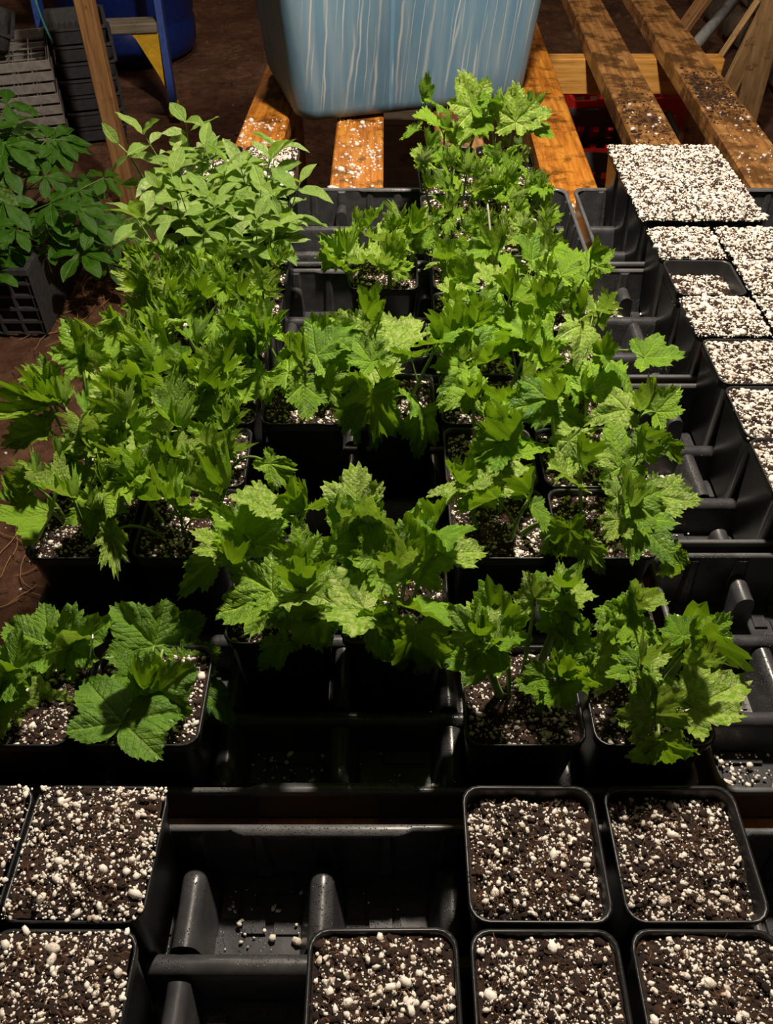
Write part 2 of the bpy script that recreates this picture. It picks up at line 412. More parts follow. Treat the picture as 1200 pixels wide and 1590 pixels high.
def tray_parts(stub):
    P = {}
    mb = MB()
    # floor with embossed blocks
    hx, hy = TW/2, TD/2; bx, by = hx-.009, hy-.009; T = .0016
    mb.add([(-bx,-by,0),(bx,-by,0),(bx,by,0),(-bx,by,0)], [(0,1,2,3)])
    cw, cd = TW/6, TD/3
    for i in range(6):
        for j in range(3):
            cx = -hx+cw*(i+.5); cy = -hy+cd*(j+.5)
            mb.box(cx-.030, cx+.030, cy-.030, cy-.014, .0, .0022)
            mb.box(cx-.012, cx+.004, cy-.012, cy+.006, .0, .0035)
            mb.box(cx+.010, cx+.028, cy-.012, cy+.010, .0, .0018)
            mb.box(cx-.028, cx-.016, cy-.002, cy+.02, .0, .0026)
            mb.box(cx-.010, cx+.024, cy+.016, cy+.026, .0, .003)
    P['floor_panel'] = mb.mesh('floor_panel', M_TRAY)
    mb = MB()
    loft(mb, [[(x,y,THT-.001) for x,y in ring_loop(hx-.003, hy-.003, .012)], [(x,y,THT*.5) for x,y in ring_loop(hx-.0055, hy-.0055, .012)], [(x,y,.004) for x,y in ring_loop(bx, by, .012)], [(x,y,-.002) for x,y in ring_loop(bx-.002, by-.002, .012)]], True)
    loft(mb, [[(x,y,THT-.001) for x,y in ring_loop(hx-.003-T, hy-.003-T, .011)], [(x,y,THT*.5) for x,y in ring_loop(hx-.0055-T, hy-.0055-T, .011)], [(x,y,.0) for x,y in ring_loop(bx-T, by-T, .011)]], True)
    # shallow pilasters on the walls at the cell divisions and half way
    for i in range(1, 12):
        x = -hx+cw*.5*i; wd = .004 if i % 2 else .006
        for s in (-1, 1):
            y1 = s*(hy-.0045-T); y0 = s*(by-.002-T)
            mb.add([(x-wd,y0-s*.001,0),(x+wd,y0-s*.001,0),(x+wd*.6,y1-s*.001,THT-.006),(x-wd*.6,y1-s*.001,THT-.006),(x-wd-.003,y0+s*.001,0),(x+wd+.003,y0+s*.001,0),(x+wd*.6+.003,y1+s*.001,THT-.004),(x-wd*.6-.003,y1+s*.001,THT-.004)],
                   [(0,1,2,3),(1,5,6,2),(0,3,7,4),(3,2,6,7)])
    for j in range(1, 6):
        y = -hy+cd*.5*j; wd = .004
        for s in (-1, 1):
            x1 = s*(hx-.0045-T); x0 = s*(bx-.002-T)
            mb.add([(x0-s*.001,y-wd,0),(x0-s*.001,y+wd,0),(x1-s*.001,y+wd*.6,THT-.006),(x1-s*.001,y-wd*.6,THT-.006),(x0+s*.001,y-wd-.003,0),(x0+s*.001,y+wd+.003,0),(x1+s*.001,y+wd*.6+.003,THT-.004),(x1+s*.001,y-wd*.6-.003,THT-.004)],
                   [(0,1,2,3),(1,5,6,2),(0,3,7,4),(3,2,6,7)])
    P['wall'] = mb.mesh('wall', M_TRAY)
    mb = MB()
    # rim: rolled flange, wider in the middle of the long sides
    outer = ring_loop(hx, hy, .014, 4)
    loop = []
    # insert widening stations on the long sides
    def widen(pts):
        out = []
        for k, p in enumerate(pts):
            q = pts[(k+1) % len(pts)]; out.append(p)
            if abs(p[1]-q[1]) < 1e-6 and abs(p[0]-q[0]) > .1:
                sg = 1 if q[0] > p[0] else -1; sy = 1 if p[1] > 0 else -1
                for x, o in ((-.064,0),(-.056,.0035),(.056,.0035),(.064,0)):
                    out.append((sg*x, p[1]+0*sy, o*sy))
        return out
    lo = widen(outer)
    def off(pts, d, z):
        r = []
        for p in pts:
            x, y = p[0], p[1]; o = p[2] if len(p) > 2 else 0
            r.append((x*(hx+d)/hx, y*(hy+d)/hy - o*(1 if d < -.003 else .0), z))
        return r
    loft(mb, [off(lo, -.0005, THT-.006), off(lo, .0, THT-.0012), off(lo, -.0012, THT), off(lo, -.0042, THT), off(lo, -.0052, THT-.003)], True)
    P['rim'] = mb.mesh('rim', M_RIM)
    ridges = []
    top = .036
    for j in (1, 2):
        mb = MB(); y = -hy+cd*j
        tunnel(mb, (-bx+.004, y), (bx-.004, y), .0075, top, .0125)
        ridges.append(mb.mesh('divider_ridge', M_TRAY))
    for i in range(1, 6):
        x = -hx+cw*i
        mb = MB()
        tunnel(mb, (x, -hy+cd+.010), (x, hy-cd-.010), .0075, top-.001, .013)
        ridges.append(mb.mesh('divider_ridge', M_TRAY))
        for e in (-1, 1):
            mb = MB()
            if stub: tunnel(mb, (x, e*(by-.002)), (x, e*(by-.030)), .0085, top+.003, .011, cap1=True)
            else: tunnel(mb, (x, e*(by-.004)), (x, e*(hy-cd+.010)), .0088, top+.001, .016, round0=True)
            ridges.append(mb.mesh('divider_ridge', M_TRAY))
    return P, ridges
TPA, TPB = tray_parts(False), tray_parts(True)
FLZ = ptop + .004
def tray(parts, xl, y0, y1, label, dz=0.0, rz=0.0):
    P, R = parts
    t = thing('seed_tray', label, 'tray', (xl+TW/2, (y0+y1)/2, FLZ+dz), rz, 'black eighteen-cell carrying trays')
    t.scale = (1, (y1-y0)/TD, 1)
    for k, me in P.items(): link(k, me, t)
    for me in R: link('divider_ridge', me, t)
    return t
P9 = .09
tray(TPA, -3.50*P9, .010, .256, 'wet black tray nearest the camera with empty middle cells', .010)
tray(TPA, -3.42*P9, .284, .521, 'black tray second from the front, behind the dark gap', 0)
tray(TPA, -3.42*P9, .533, .785, 'black tray third from the front on the left, under hanging currant leaves')
tray(TPB, -3.40*P9, .797, 1.050, 'black tray under the lone small pot, fourth from the front')
tray(TPB, -2.80*P9, 1.064, 1.308, 'farthest black tray on the left, open cells before the blue tub')
tray(TPB, 2.66*P9, .010, .256, 'black tray at the bottom right corner, mostly in shadow', .004)
tray(TPB, 2.70*P9, .284, .521, 'black tray beside the front right seedlings, floor littered with grains')
tray(TPB, 2.70*P9, .533, .785, 'black tray with the long row of wet ridges on the right')
tray(TPB, 2.66*P9, .797, 1.050, 'black tray with perlite spilled in its left cell on the right')
tray(TPB, 3.32*P9, 1.064, 1.308, 'farthest black tray on the right, holding the heaped perlite pots')

# ------------------------------------------------------------------ pots
PH = .112; PT = .0430; PBm = .0325
def pot_mesh():
    mb = MB(); R = lambda h, r, z: [(x,y,z) for x,y in ring_loop(h, h, r, 4)]
    loft(mb, [R(PBm-.003, .006, .0), R(PBm, .008, .003), R(PT-.003, .010, PH-.010), R(PT-.0022, .010, PH-.009), R(PT-.0012, .0105, PH-.0008), R(PT-.0004, .011, PH), R(PT-.0022, .0105, PH), R(PT-.0030, .010, PH-.002), R(PBm-.002, .007, .003)], True)
    n = 20
    mb.add(R(PBm-.003, .006, .0), [tuple(range(n))[::-1]]); mb.add(R(PBm-.002, .007, .003), [tuple(range(n))])
    # lip band below the rim
    loft(mb, [R(PT-.0028, .010, PH-.0095), R(PT-.0014, .0105, PH-.0090), R(PT-.0010, .0105, PH-.0015)], False)
    return mb.mesh('pot_body', M_POT)
POT = pot_mesh()
def soil_mesh(seed, level, mound, amp):
    rg = random.Random(seed); n = 34; h = PT-.0034
    ox, oy = rg.uniform(0, 50), rg.uniform(0, 50)
    def hz(x, y):
        u = abs(x)/h; v = abs(y)/h
        e = max(u, v)
        return PH + level + mound*(1-e**2.5) + amp*(mnoise.noise((x*45+ox, y*45+oy, 0))*.9 + .55*mnoise.noise((x*140+ox, y*140, 1)) + .35*mnoise.noise((x*380, y*380+oy, 2)))
    vs = []
    for j in range(n):
        for i in range(n):
            a = (i/(n-1)*2-1); b = (j/(n-1)*2-1)
            # round the corners
            k = 1.0
            if abs(a) > .8 and abs(b) > .8:
                q = math.hypot(abs(a)-.8, abs(b)-.8)/.2
                if q > 1:
                    k2 = 1/q; aa = math.copysign(.8+(abs(a)-.8)*k2, a); bb = math.copysign(.8+(abs(b)-.8)*k2, b); a, b = aa, bb
            x, y = a*h, b*h; vs.append((x, y, hz(x, y)))
    me = bpy.data.meshes.new('soil'); me.from_pydata(vs, [], [(j*n+i, j*n+i+1, (j+1)*n+i+1, (j+1)*n+i) for j in range(n-1) for i in range(n-1)])
    me.polygons.foreach_set('use_smooth', [True]*len(me.polygons)); me.materials.append(M_SOIL); me.update()
    return me, hz
# base icospheres
import bmesh
def ico(sub):
    bm = bmesh.new(); bmesh.ops.create_icosphere(bm, subdivisions=sub, radius=1)
    v = np.array([p.co[:] for p in bm.verts]); f = np.array([[q.index for q in fc.verts] for fc in bm.faces]); bm.free(); return v, f
ICO1, ICO2 = ico(1), ico(2)
def grains_mesh(name, pts, rad, seed, hi=False, mat=None):
    V, F = ICO2 if hi else ICO1
    rs = np.random.RandomState(seed); n = len(pts); nv = len(V)
    pts = np.array(pts); rad = np.array(rad)
    # lumpy: directional noise through a few random lobes
    lob = rs.normal(size=(n, 4, 3)); lob /= np.linalg.norm(lob, axis=2, keepdims=True)
    dot = np.einsum('vc,nlc->nvl', V, lob)
    rr = 1 + .30*np.clip(dot, 0, 1).max(axis=2)**2 - .18*(dot[:, :, 0] > .4) * dot[:, :, 0]
    if not hi: rr += rs.uniform(-.10, .10, (n, nv))
    sc = np.stack([rs.uniform(.7, 1.6, n), rs.uniform(.65, 1.1, n), rs.uniform(.6, 1.0, n)], 1)
    P = V[None]*rr[:, :, None]*sc[:, None]*rad[:, None, None]
    a = rs.uniform(0, 6.28, n); ca, sa = np.cos(a)[:, None], np.sin(a)[:, None]
    X = P[:, :, 0]*ca - P[:, :, 1]*sa; Y = P[:, :, 0]*sa + P[:, :, 1]*ca
    P = np.stack([X, Y, P[:, :, 2]], 2) + pts[:, None]
    AF = (F[None] + (np.arange(n)*nv)[:, None, None]).reshape(-1, 3)
    me = bpy.data.meshes.new(name); me.vertices.add(n*nv); me.vertices.foreach_set('co', P.reshape(-1).astype('f4'))
    me.loops.add(len(AF)*3); me.loops.foreach_set('vertex_index', AF.reshape(-1).astype('i4'))
    me.polygons.add(len(AF)); me.polygons.foreach_set('loop_start', (np.arange(len(AF))*3).astype('i4'))
    me.update(calc_edges=True); me.polygons.foreach_set('use_smooth', [True]*len(AF)); me.materials.append(mat or M_PERL); me.validate(); return me
def grain_field(seed, hz, n, clump, over=0.0, big=1.0):
    rg = random.Random(seed); pts = []; rad = []; h = PT-.005+over
    ox = rg.uniform(0, 99)
    while len(pts) < n:
        x = rg.uniform(-h, h); y = rg.uniform(-h, h)
        if clump > .1 and mnoise.noise((x*55+ox, y*55, 7)) < rg.uniform(-.9, .55)*clump: continue
        r = min(.0030, .00060*math.exp(rg.gauss(0, .52)))*big
        hh = hz(max(-PT, min(PT, x)), max(-PT, min(PT, y)))
        pts.append((x, y, hh + r*.15)); rad.append(r)
    return pts, rad
def fibre_mesh(seed, hz, n=90):
    rg = random.Random(seed); mb = MB(); h = PT-.008
    for _ in range(n):
        x, y = rg.uniform(-h, h), rg.uniform(-h, h); a = rg.uniform(0, 6.28); L = rg.uniform(.002, .007)
        pts = []
        for k in range(4):
            t = k/3; pts.append((x+L*t*math.cos(a), y+L*t*math.sin(a), hz(x, y)+.0006+.0035*math.sin(t*3.1)*rg.random())); a += rg.uniform(-.7, .7)
        mb.tube(pts, rg.uniform(.0001, .00024), 3, False)
    return mb.mesh('fibre', M_FIB)
def crumb_mesh(seed, hz, n=700):
    rg = random.Random(seed+500); pts = []; rad = []; h = PT-.005
    for _ in range(n):
        x, y = rg.uniform(-h, h), rg.uniform(-h, h); r = min(.0026, .0009*math.exp(rg.gauss(0, .5)))
        pts.append((x, y, hz(x, y)+r*.1)); rad.append(r)
    return grains_mesh('soil_crumb', pts, rad, seed, False, M_SOIL)
SOILS = {}
def mk_soils(key, n, level, mound, amp, grains, clump, hi, over=0.0, big=1.0, fib=90):
    L = []
    for k in range(n):
        me, hz = soil_mesh(hash(key) % 97 + k*7 if False else sum(map(ord, key))+k*7, level, mound, amp)
        p, r = grain_field(k*13+5+len(key), hz, grains, clump, over, big)
        L.append((me, grains_mesh('perlite', p, r, k+3, hi), fibre_mesh(k+40, hz, fib), crumb_mesh(k, hz)))
    SOILS[key] = L
mk_soils('near', 4, -.004, .006, .0045, 1500, 1.0, False, big=1.08, fib=240)
mk_soils('nearheap', 4, .0005, .006, .004, 1700, 1.0, False, over=.0032, big=1.08, fib=240)
mk_soils('nearlow', 2, -.012, .006, .0055, 1400, 1.1, False, big=1.08, fib=240)
mk_soils('plant', 3, -.007, .004, .003, 1000, .9, False, big=1.12)
mk_soils('white', 4, -.003, .004, .0025, 1750, .06, False, over=.002, big=1.4)
mk_soils('heaped', 4, .0000, .006, .0025, 2050, .07, False, over=.0046, big=1.42)
mk_soils('sunk', 1, -.020, .003, .003, 800, .5, False, big=1.5)
pot_count = [0]
def pot(cx, cy, soil, label, cat='pot', name='nursery_pot', zrim=.650, rz=0, group='black square pots of bare potting mix', var=None, tilt=0.0, z_override=None):
    k = pot_count[0]; pot_count[0] += 1
    z = zrim - PH
    t = thing(name, label, cat, (cx, cy, z), rz + random.Random(k).uniform(-.012, .012), group)
    L = SOILS[soil]; me, gr, fb, cm = L[(k if var is None else var) % len(L)]
    q = (k*5 + k//3) % 4
    link('pot_body', POT, t)
    R = Matrix.Rotation(q*math.pi/2, 4, 'Z')
    link('soil', me, t, R); o = link('perlite', gr, t, R); o['kind'] = 'stuff'; o = link('fibre', fb, t, R); o['kind'] = 'stuff'
    o = link('soil_crumb', cm, t, R); o['kind'] = 'stuff'
    return t

# ------------------------------------------------------------------ leaves
def leaf_mesh(name, seed, lobes, teeth, tooth_amp, mat, nphi=96, nr=7, notch=.35, cup=.15, fold=.2, curl=.2, wrinkle=.02, wide=1.0):
    """Palmate leaf: petiole joins at the origin, tip points along +Y, length about 1. lobes = (angle deg, length, width deg)"""
    rg = random.Random(seed); L = [(math.radians(a+rg.uniform(-3, 3)), l*rg.uniform(.94, 1.06), math.radians(w_)) for a, l, w_ in lobes]
    sgn = rg.choice((-1, 1)); tw = rg.uniform(-.15, .15); o1, o2 = rg.uniform(0, 50), rg.uniform(0, 50)
    def R(ph):
        best = 0
        for a, l, w_ in L:
            t = abs((ph-a+math.pi) % (2*math.pi) - math.pi)/w_
            r = l*max(0.0, 1-.50*t**1.15-.10*t*t) if t < 1.9 else 0
            best = max(best, r)
        best = max(best, notch*.55)
        return best
    rings = [0.0, .14, .32, .52, .70, .86, 1.0] if nr == 7 else [0.0, .3, .6, .85, 1.0]
    vs = [(0,0,0)]; co = [(0,0,0)]
    phs = [-math.pi*.97 + 2*math.pi*.97*k/(nphi-1) for k in range(nphi)]
    Rs = [R(p) for p in phs]
    for q in rings[1:]:
        for k, ph in enumerate(phs):
            r = Rs[k]
            if q == 1.0:
                tt = (k*teeth/nphi) % 1.0; r *= 1 + tooth_amp*(1-2*abs(tt-.35)/.65 if tt > .35 else 2*tt/.35-1)
            elif q > .8: r *= 1 + .25*tooth_amp*(1 if ((k*teeth/nphi) % 1.0) < .5 else -1)
            x = math.sin(ph)*r*q*wide; y = math.cos(ph)*r*q
            # nearest main vein
            bo, bu = 9, 0
            for a, l, w_ in L:
                d = (ph-a+math.pi) % (2*math.pi) - math.pi
                if abs(d) < 1.4:
                    oo = abs(math.sin(d))*r*q; uu = math.cos(d)*r*q
                    if oo < bo: bo, bu = oo, uu
            if bo == 9: bo, bu = r*q, 0
            rr = math.hypot(x, y)
            z = cup*rr*rr*(1 if cup > 0 else 1.0) + fold*abs(x)*(.4+.6*min(1, rr)) 
            z += .10*min(bo, .18)*3*(1.0)                               # quilted between veins
            z -= curl*max(0, y)**2*.6 + curl*.35*max(0, abs(x)-.3)**2*2
            z += wrinkle*mnoise.noise((x*5+o1, y*5+o2, 0))*4*rr + wrinkle*1.3*mnoise.noise((x*14+o1, y*14+o2, 2))*min(1, rr*1.5)
            z += wrinkle*.10*math.sin((bu-bo*.9)*8.5*2*math.pi)*min(1, bo*6)
            if q >= .86: z += rg.uniform(-1, 1)*wrinkle*.5
            z += tw*x*y
            vs.append((x, y, z)); co.append((bu, bo, q))
    F = []; m = nphi
    for k in range(m-1): F.append((0, 1+k+1, 1+k))
    for i in range(len(rings)-2):
        b0 = 1+i*m; b1 = 1+(i+1)*m
        for k in range(m-1): F.append((b0+k, b0+k+1, b1+k+1, b1+k))
    me = bpy.data.meshes.new(name); me.from_pydata(vs, [], F)
    at = me.attributes.new('leafco', 'FLOAT_VECTOR', 'POINT'); at.data.foreach_set('vector', [c for p in co for c in p])
    me.polygons.foreach_set('use_smooth', [True]*len(F)); me.materials.append(mat); me.update(); return me
def oval_leaf(name, seed, mat, ratio=.24, fold=.35, curl=.3, n=14, serr=0.0, shape=1.0, wr=.01):
    rg = random.Random(seed); vs = []; co = []; F = []; cols = (-1, -.8, -.45, 0, .45, .8, 1); o = rg.uniform(0, 9)
    for i in range(n+1):
        t = i/n; wdt = ratio*(math.sin(math.pi*t**shape)**.8)*(1-.25*t) if 0 < t < 1 else .002
        if serr and i % 2: wdt *= 1-serr
        for c in cols:
            x = c*wdt; y = t
            z = fold*abs(x) - curl*t*t*.5 + wr*4*mnoise.noise((x*7+o, y*5, seed)) + .02*math.sin(t*9+o)*abs(c)
            vs.append((x, y, z)); co.append((t, abs(x), abs(c)))
    m = len(cols)
    for i in range(n):
        for k in range(m-1): F.append((i*m+k, i*m+k+1, (i+1)*m+k+1, (i+1)*m+k))
    me = bpy.data.meshes.new(name); me.from_pydata(vs, [], F)
    at = me.attributes.new('leafco', 'FLOAT_VECTOR', 'POINT'); at.data.foreach_set('vector', [c for p in co for c in p])
    me.polygons.foreach_set('use_smooth', [True]*len(F)); me.materials.append(mat); me.update(); return me
CUR = [(0,1.0,44),(54,.84,40),(-54,.84,40),(112,.56,42),(-112,.56,42)]
CUR2 = [(0,1.0,52),(52,.88,42),(-52,.88,42),(108,.66,44),(-108,.66,44)]
GOO = [(0,1.0,38),(46,.94,34),(-46,.94,34),(92,.80,34),(-92,.80,34),(138,.60,34),(-138,.60,34)]
BRO = [(0,1.0,62),(58,.86,52),(-58,.86,52),(118,.72,50),(-118,.72,50)]
LF = {}
LF['cur_big'] = [leaf_mesh('leaf', s, CUR if s % 2 else CUR2, 34, .085, M_LC, 110, 7, cup=c, fold=f, curl=u, wrinkle=.040)
                 for s, c, f, u in ((1,-.1,.15,.35),(2,.05,.30,.25),(3,-.2,.10,.5),(4,.1,.45,.3),(5,-.3,.2,.6),(6,.0,.6,.2),(7,-.15,-.15,.3),(8,.1,.2,.1))]
LF['cur_young'] = [leaf_mesh('leaf', 20+s, CUR, 26, .10, M_LC, 72, 5, cup=c, fold=f, curl=u, wrinkle=.035)
                   for s, c, f, u in ((1,.2,.7,-.2),(2,.3,1.0,.0),(3,.4,.5,-.4),(4,.3,1.3,.1))]
LF['goo_big'] = [leaf_mesh('leaf', 40+s, GOO, 30, .11, M_LG, 96, 7, cup=c, fold=f, curl=u, wrinkle=.06)
                 for s, c, f, u in ((1,.2,.3,.1),(2,.4,.6,-.1),(3,-.2,.2,.3),(4,.1,.9,.1),(5,.5,.4,-.3),(6,-.3,.5,.4))]
LF['goo_young'] = [leaf_mesh('leaf', 60+s, GOO, 24, .12, M_LG, 64, 5, cup=c, fold=f, curl=u, wrinkle=.05)
                   for s, c, f, u in ((1,.5,.7,-.2),(2,.6,1.0,.1),(3,.9,.5,-.4))]
LF['oval'] = [oval_leaf('leaf', 80+s, M_LH, r, f, u) for s, r, f, u in ((1,.26,.3,.3),(2,.24,.6,.5),(3,.28,.2,.1),(4,.22,.9,.2),(5,.25,.4,.8))]
LF['broad'] = [leaf_mesh('leaf', 90+s, BRO, 52, .05, M_LB, 120, 7, cup=c, fold=f, curl=u, wrinkle=.036)
               for s, c, f, u in ((1,-.1,.10,.25),(2,.0,.30,.3),(3,-.25,.15,.5),(4,.1,.2,.1))]
def aim(pos, d, n, s):
    d = Vector(d).normalized(); n = Vector(n); x = d.cross(n)
    if x.length < 1e-4: x = d.cross(Vector((1,0,0)))
    x.normalize(); n = x.cross(d)
    return Matrix(((x.x*s, d.x*s, n.x*s, pos[0]), (x.y*s, d.y*s, n.y*s, pos[1]), (x.z*s, d.z*s, n.z*s, pos[2]), (0,0,0,1)))
def bez(a, b, c, n=6):
    return [a*(1-t)**2 + b*2*t*(1-t) + c*t*t for t in [i/n for i in range(n+1)]]

def gen_plant(seed, big, young, nstem=3, height=.085, lsize=.055, nleaf=5, spread=.02, splay=.35, droop=.2, pet=.03, thick=.0018, low=.45):
    """returns stems [mesh], leaves [(mesh, matrix)] in pot space (rim at PH)"""
    rg = random.Random(seed); stems = []; leaves = []
    a0 = rg.uniform(0, 6.28)
    for s in range(nstem):
        a = a0 + 6.283*s/nstem + rg.uniform(-.4, .4); rr = spread*rg.uniform(.5, 1.1) if nstem > 1 else rg.uniform(0, .008)
        base = Vector((rr*math.cos(a), rr*math.sin(a), PH-.012))
        hgt = height*rg.uniform(.75, 1.15)
        top = base + Vector((math.cos(a)*splay*hgt*rg.uniform(.4, 1), math.sin(a)*splay*hgt*rg.uniform(.4, 1), hgt))
        mid = base*.5+top*.5 + Vector((rg.uniform(-.006, .006), rg.uniform(-.006, .006), 0))
        mb = MB(); st = bez(base, mid, top, 7)
        mb.tube(st, [thick*(1.25-.6*i/7) for i in range(8)], 7)
        nl = max(2, nleaf+rg.randint(-1, 1)); az = rg.uniform(0, 6.28)
        for k in range(nl):
            f = low+(.95-low)*k/max(1, nl-1); az += 2.4+rg.uniform(-.3, .3)
            p = st[min(7, int(f*7))]
            out = Vector((math.cos(az), math.sin(az), 0)); 
            # bias leaves outward from the pot centre
            out = (out + Vector((math.cos(a), math.sin(a), 0))*.35*(1 if nstem > 1 else 0)).normalized()
            el = rg.uniform(.25, .9) + .5*f
            L = pet*rg.uniform(.6, 1.25)*(1.3-.6*f)
            tip = p + (out*math.cos(el)+Vector((0,0,math.sin(el))))*L
            ctrl = p + (out*.3+Vector((0,0,.8)))*L*.5
            mb.tube(bez(p, ctrl, tip, 4), [thick*.7, thick*.55, thick*.5, thick*.45, thick*.45], 5)
            sz = lsize*rg.uniform(.65, 1.15)*(1.12-.35*f)
            pit = rg.choice((rg.uniform(-.9, -.2), rg.uniform(-.2, .5), rg.uniform(.3, 1.0))) - droop*.6 + .35*f
            d = out*math.cos(pit) + Vector((0,0,math.sin(pit)))
            nn = Vector((0,0,1)) + Vector((rg.uniform(-.8, .8), rg.uniform(-.8, .8), 0)) + out*(-.2)
            leaves.append((rg.choice(big), aim(tip, d, nn, sz)))
        # young leaves at the crown
        for k in range(rg.choice((1, 2, 2))):
            az += 2.1; out = Vector((math.cos(az), math.sin(az), 0)); pit = rg.uniform(.75, 1.4)
            d = out*math.cos(pit)+Vector((0,0,math.sin(pit)))
            L = pet*.35*rg.uniform(.5, 1.3); tip = top+d*L
            mb.tube([top-Vector((0,0,.003)), tip], [thick*.5, thick*.4], 5)
            leaves.append((rg.choice(young), aim(tip, d, Vector((0,0,1))-out*1.2, lsize*rg.uniform(.45, .8)) @ Matrix.Diagonal((.62, 1, 1, 1))))
        stems.append(mb.mesh('stem', M_STEM))
    return stems, leaves
def gen_oval(seed, nstem=5, height=.095, lsize=.050):
    rg = random.Random(seed); stems = []; leaves = []
    for s in range(nstem):
        a = 6.283*s/nstem + rg.uniform(-.4, .4); rr = .022*rg.uniform(.3, 1.2)
        base = Vector((rr*math.cos(a), rr*math.sin(a), PH-.012)); h = height*rg.uniform(.55, 1.2)
        top = base+Vector((math.cos(a)*h*.35, math.sin(a)*h*.35, h)); st = bez(base, (base+top)*.5+Vector((0,0,.01)), top, 7)
        mb = MB(); mb.tube(st, [.0013-.0008*i/7 for i in range(8)], 6)
        az = rg.uniform(0, 3.1); nl = 5
        for k in range(nl):
            f = .2+.8*k/(nl-1); p = st[min(7, round(f*7))]; az += 1.5708+rg.uniform(-.25, .25)
            for sd in (0, math.pi):
                out = Vector((math.cos(az+sd), math.sin(az+sd), 0)); pit = rg.uniform(-.15, .55)+.55*max(0, f-.6)*2
                d = out*math.cos(pit)+Vector((0,0,math.sin(pit)))
                leaves.append((rg.choice(LF['oval']), aim(p+out*.001, d, Vector((rg.uniform(-.4,.4),rg.uniform(-.4,.4),1)), lsize*rg.uniform(.7,1.15)*(1.15-.4*f))))
        stems.append(mb.mesh('stem', M_STEM))
    return stems, leaves
PROT = {
 'currant': [gen_plant(100+i, LF['cur_big'], LF['cur_young'], nstem=3, height=.068, lsize=.043, nleaf=3, pet=.030) for i in range(6)],
 'tall': [gen_plant(130+i, LF['cur_big'], LF['cur_young'], nstem=3, height=.082, lsize=.031, nleaf=4, pet=.018, splay=.3, droop=.0, thick=.0030, low=.72) for i in range(3)],
 'crinkled': [gen_plant(160+i, LF['goo_big']+LF['cur_young'], LF['goo_young'], nstem=4, height=.060, lsize=.037, nleaf=2, pet=.02, splay=.4) for i in range(5)],
 'parsley': [gen_plant(190+i, LF['goo_big']+LF['goo_young'], LF['goo_young'], nstem=5, height=.062, lsize=.029, nleaf=2, pet=.018, splay=.35, spread=.026, droop=-.1) for i in range(4)],
 'small': [gen_plant(220+i, LF['goo_big'], LF['goo_young'], nstem=5, height=.034, lsize=.024, nleaf=3, pet=.014, splay=.35, spread=.026, droop=-.1) for i in range(3)],
 'broad': [gen_plant(250+i, LF['broad'], LF['cur_young'], nstem=1, height=.030, lsize=.045, nleaf=2, pet=.02, splay=.2, droop=.1) for i in range(2)],
 'oval': [gen_oval(280+i) for i in range(4)],
}
plc = [0]
CATL = 'potted seedling'
def plant(cx, cy, kind, label, group, scale=1.0, rot=None, zrim=.650, var=None, soil='plant'):
    t = pot(cx, cy, soil, label, CATL, 'potted_seedling', zrim, group=group)
    k = plc[0]; plc[0] += 1
    stems, leaves = PROT[kind][(k if var is None else var) % len(PROT[kind])]
    a = (k*2.399) if rot is None else rot
    M = Matrix.Rotation(a, 4, 'Z')
    S = Matrix.Translation((0,0,PH-.012)) @ Matrix.Scale(scale, 4) @ Matrix.Translation((0,0,-(PH-.012)))
    for me in stems: link('stem', me, t, M@S)
    for me, L in leaves: link('leaf', me, t, M@S@L)
    return t
def px(c): return c*P9
HP = {}
# --- left / middle block. columns given in pot widths from the centre line
H = .0425
COLN = ['far left', 'second from left', 'third from left', 'fourth from left', 'fifth from left', 'sixth from left']
G_C, G_G, G_P, G_O, G_B = 'currant seedlings in black pots', 'crinkled-leaf seedlings in black pots', 'fine-cut seedlings in black pots', 'oval-leaved seedlings in black pots', 'broad-leaved seedlings in black pots'
def c0(i, base=-3.42): return px(base+i+.5)
# front tray: bare mix
ZN = .660
pot(c0(0,-3.53)+.0025, .171+H, 'nearheap', 'bare potting mix pot at far left edge, second row from the front', zrim=ZN)
pot(c0(1,-3.53)-.001, .171+H, 'nearheap', 'bare mix pot left of the empty front cells, second row from the front', zrim=ZN)
pot(c0(0,-3.55)+.0035, .083+H, 'nearheap', 'bare mix pot at the bottom left corner, front row', zrim=ZN)
pot(c0(1,-3.55), .083+H, 'nearheap', 'bare mix pot in the front row, second from the left', zrim=ZN)
pot(c0(3,-3.50)+.091, .171+H, 'nearlow', 'sunken mix pot with a brown clump, second row, right of the empty cells', zrim=ZN, var=1)
pot(c0(4,-3.50)+.0925, .171+H, 'nearlow', 'mix pot half shaded by a hanging leaf, second row, far right', zrim=ZN)
pot(c0(3,-3.52), .083+H, 'near', 'bare mix pot right of the wet ridge, front row', zrim=ZN+.002)
pot(c0(4,-3.50), .083+H, 'near', 'bare mix pot in the front row, second from the right', zrim=ZN)
pot(c0(5,-3.48), .083+H, 'near', 'bare mix pot at the bottom right corner, front row', zrim=ZN)
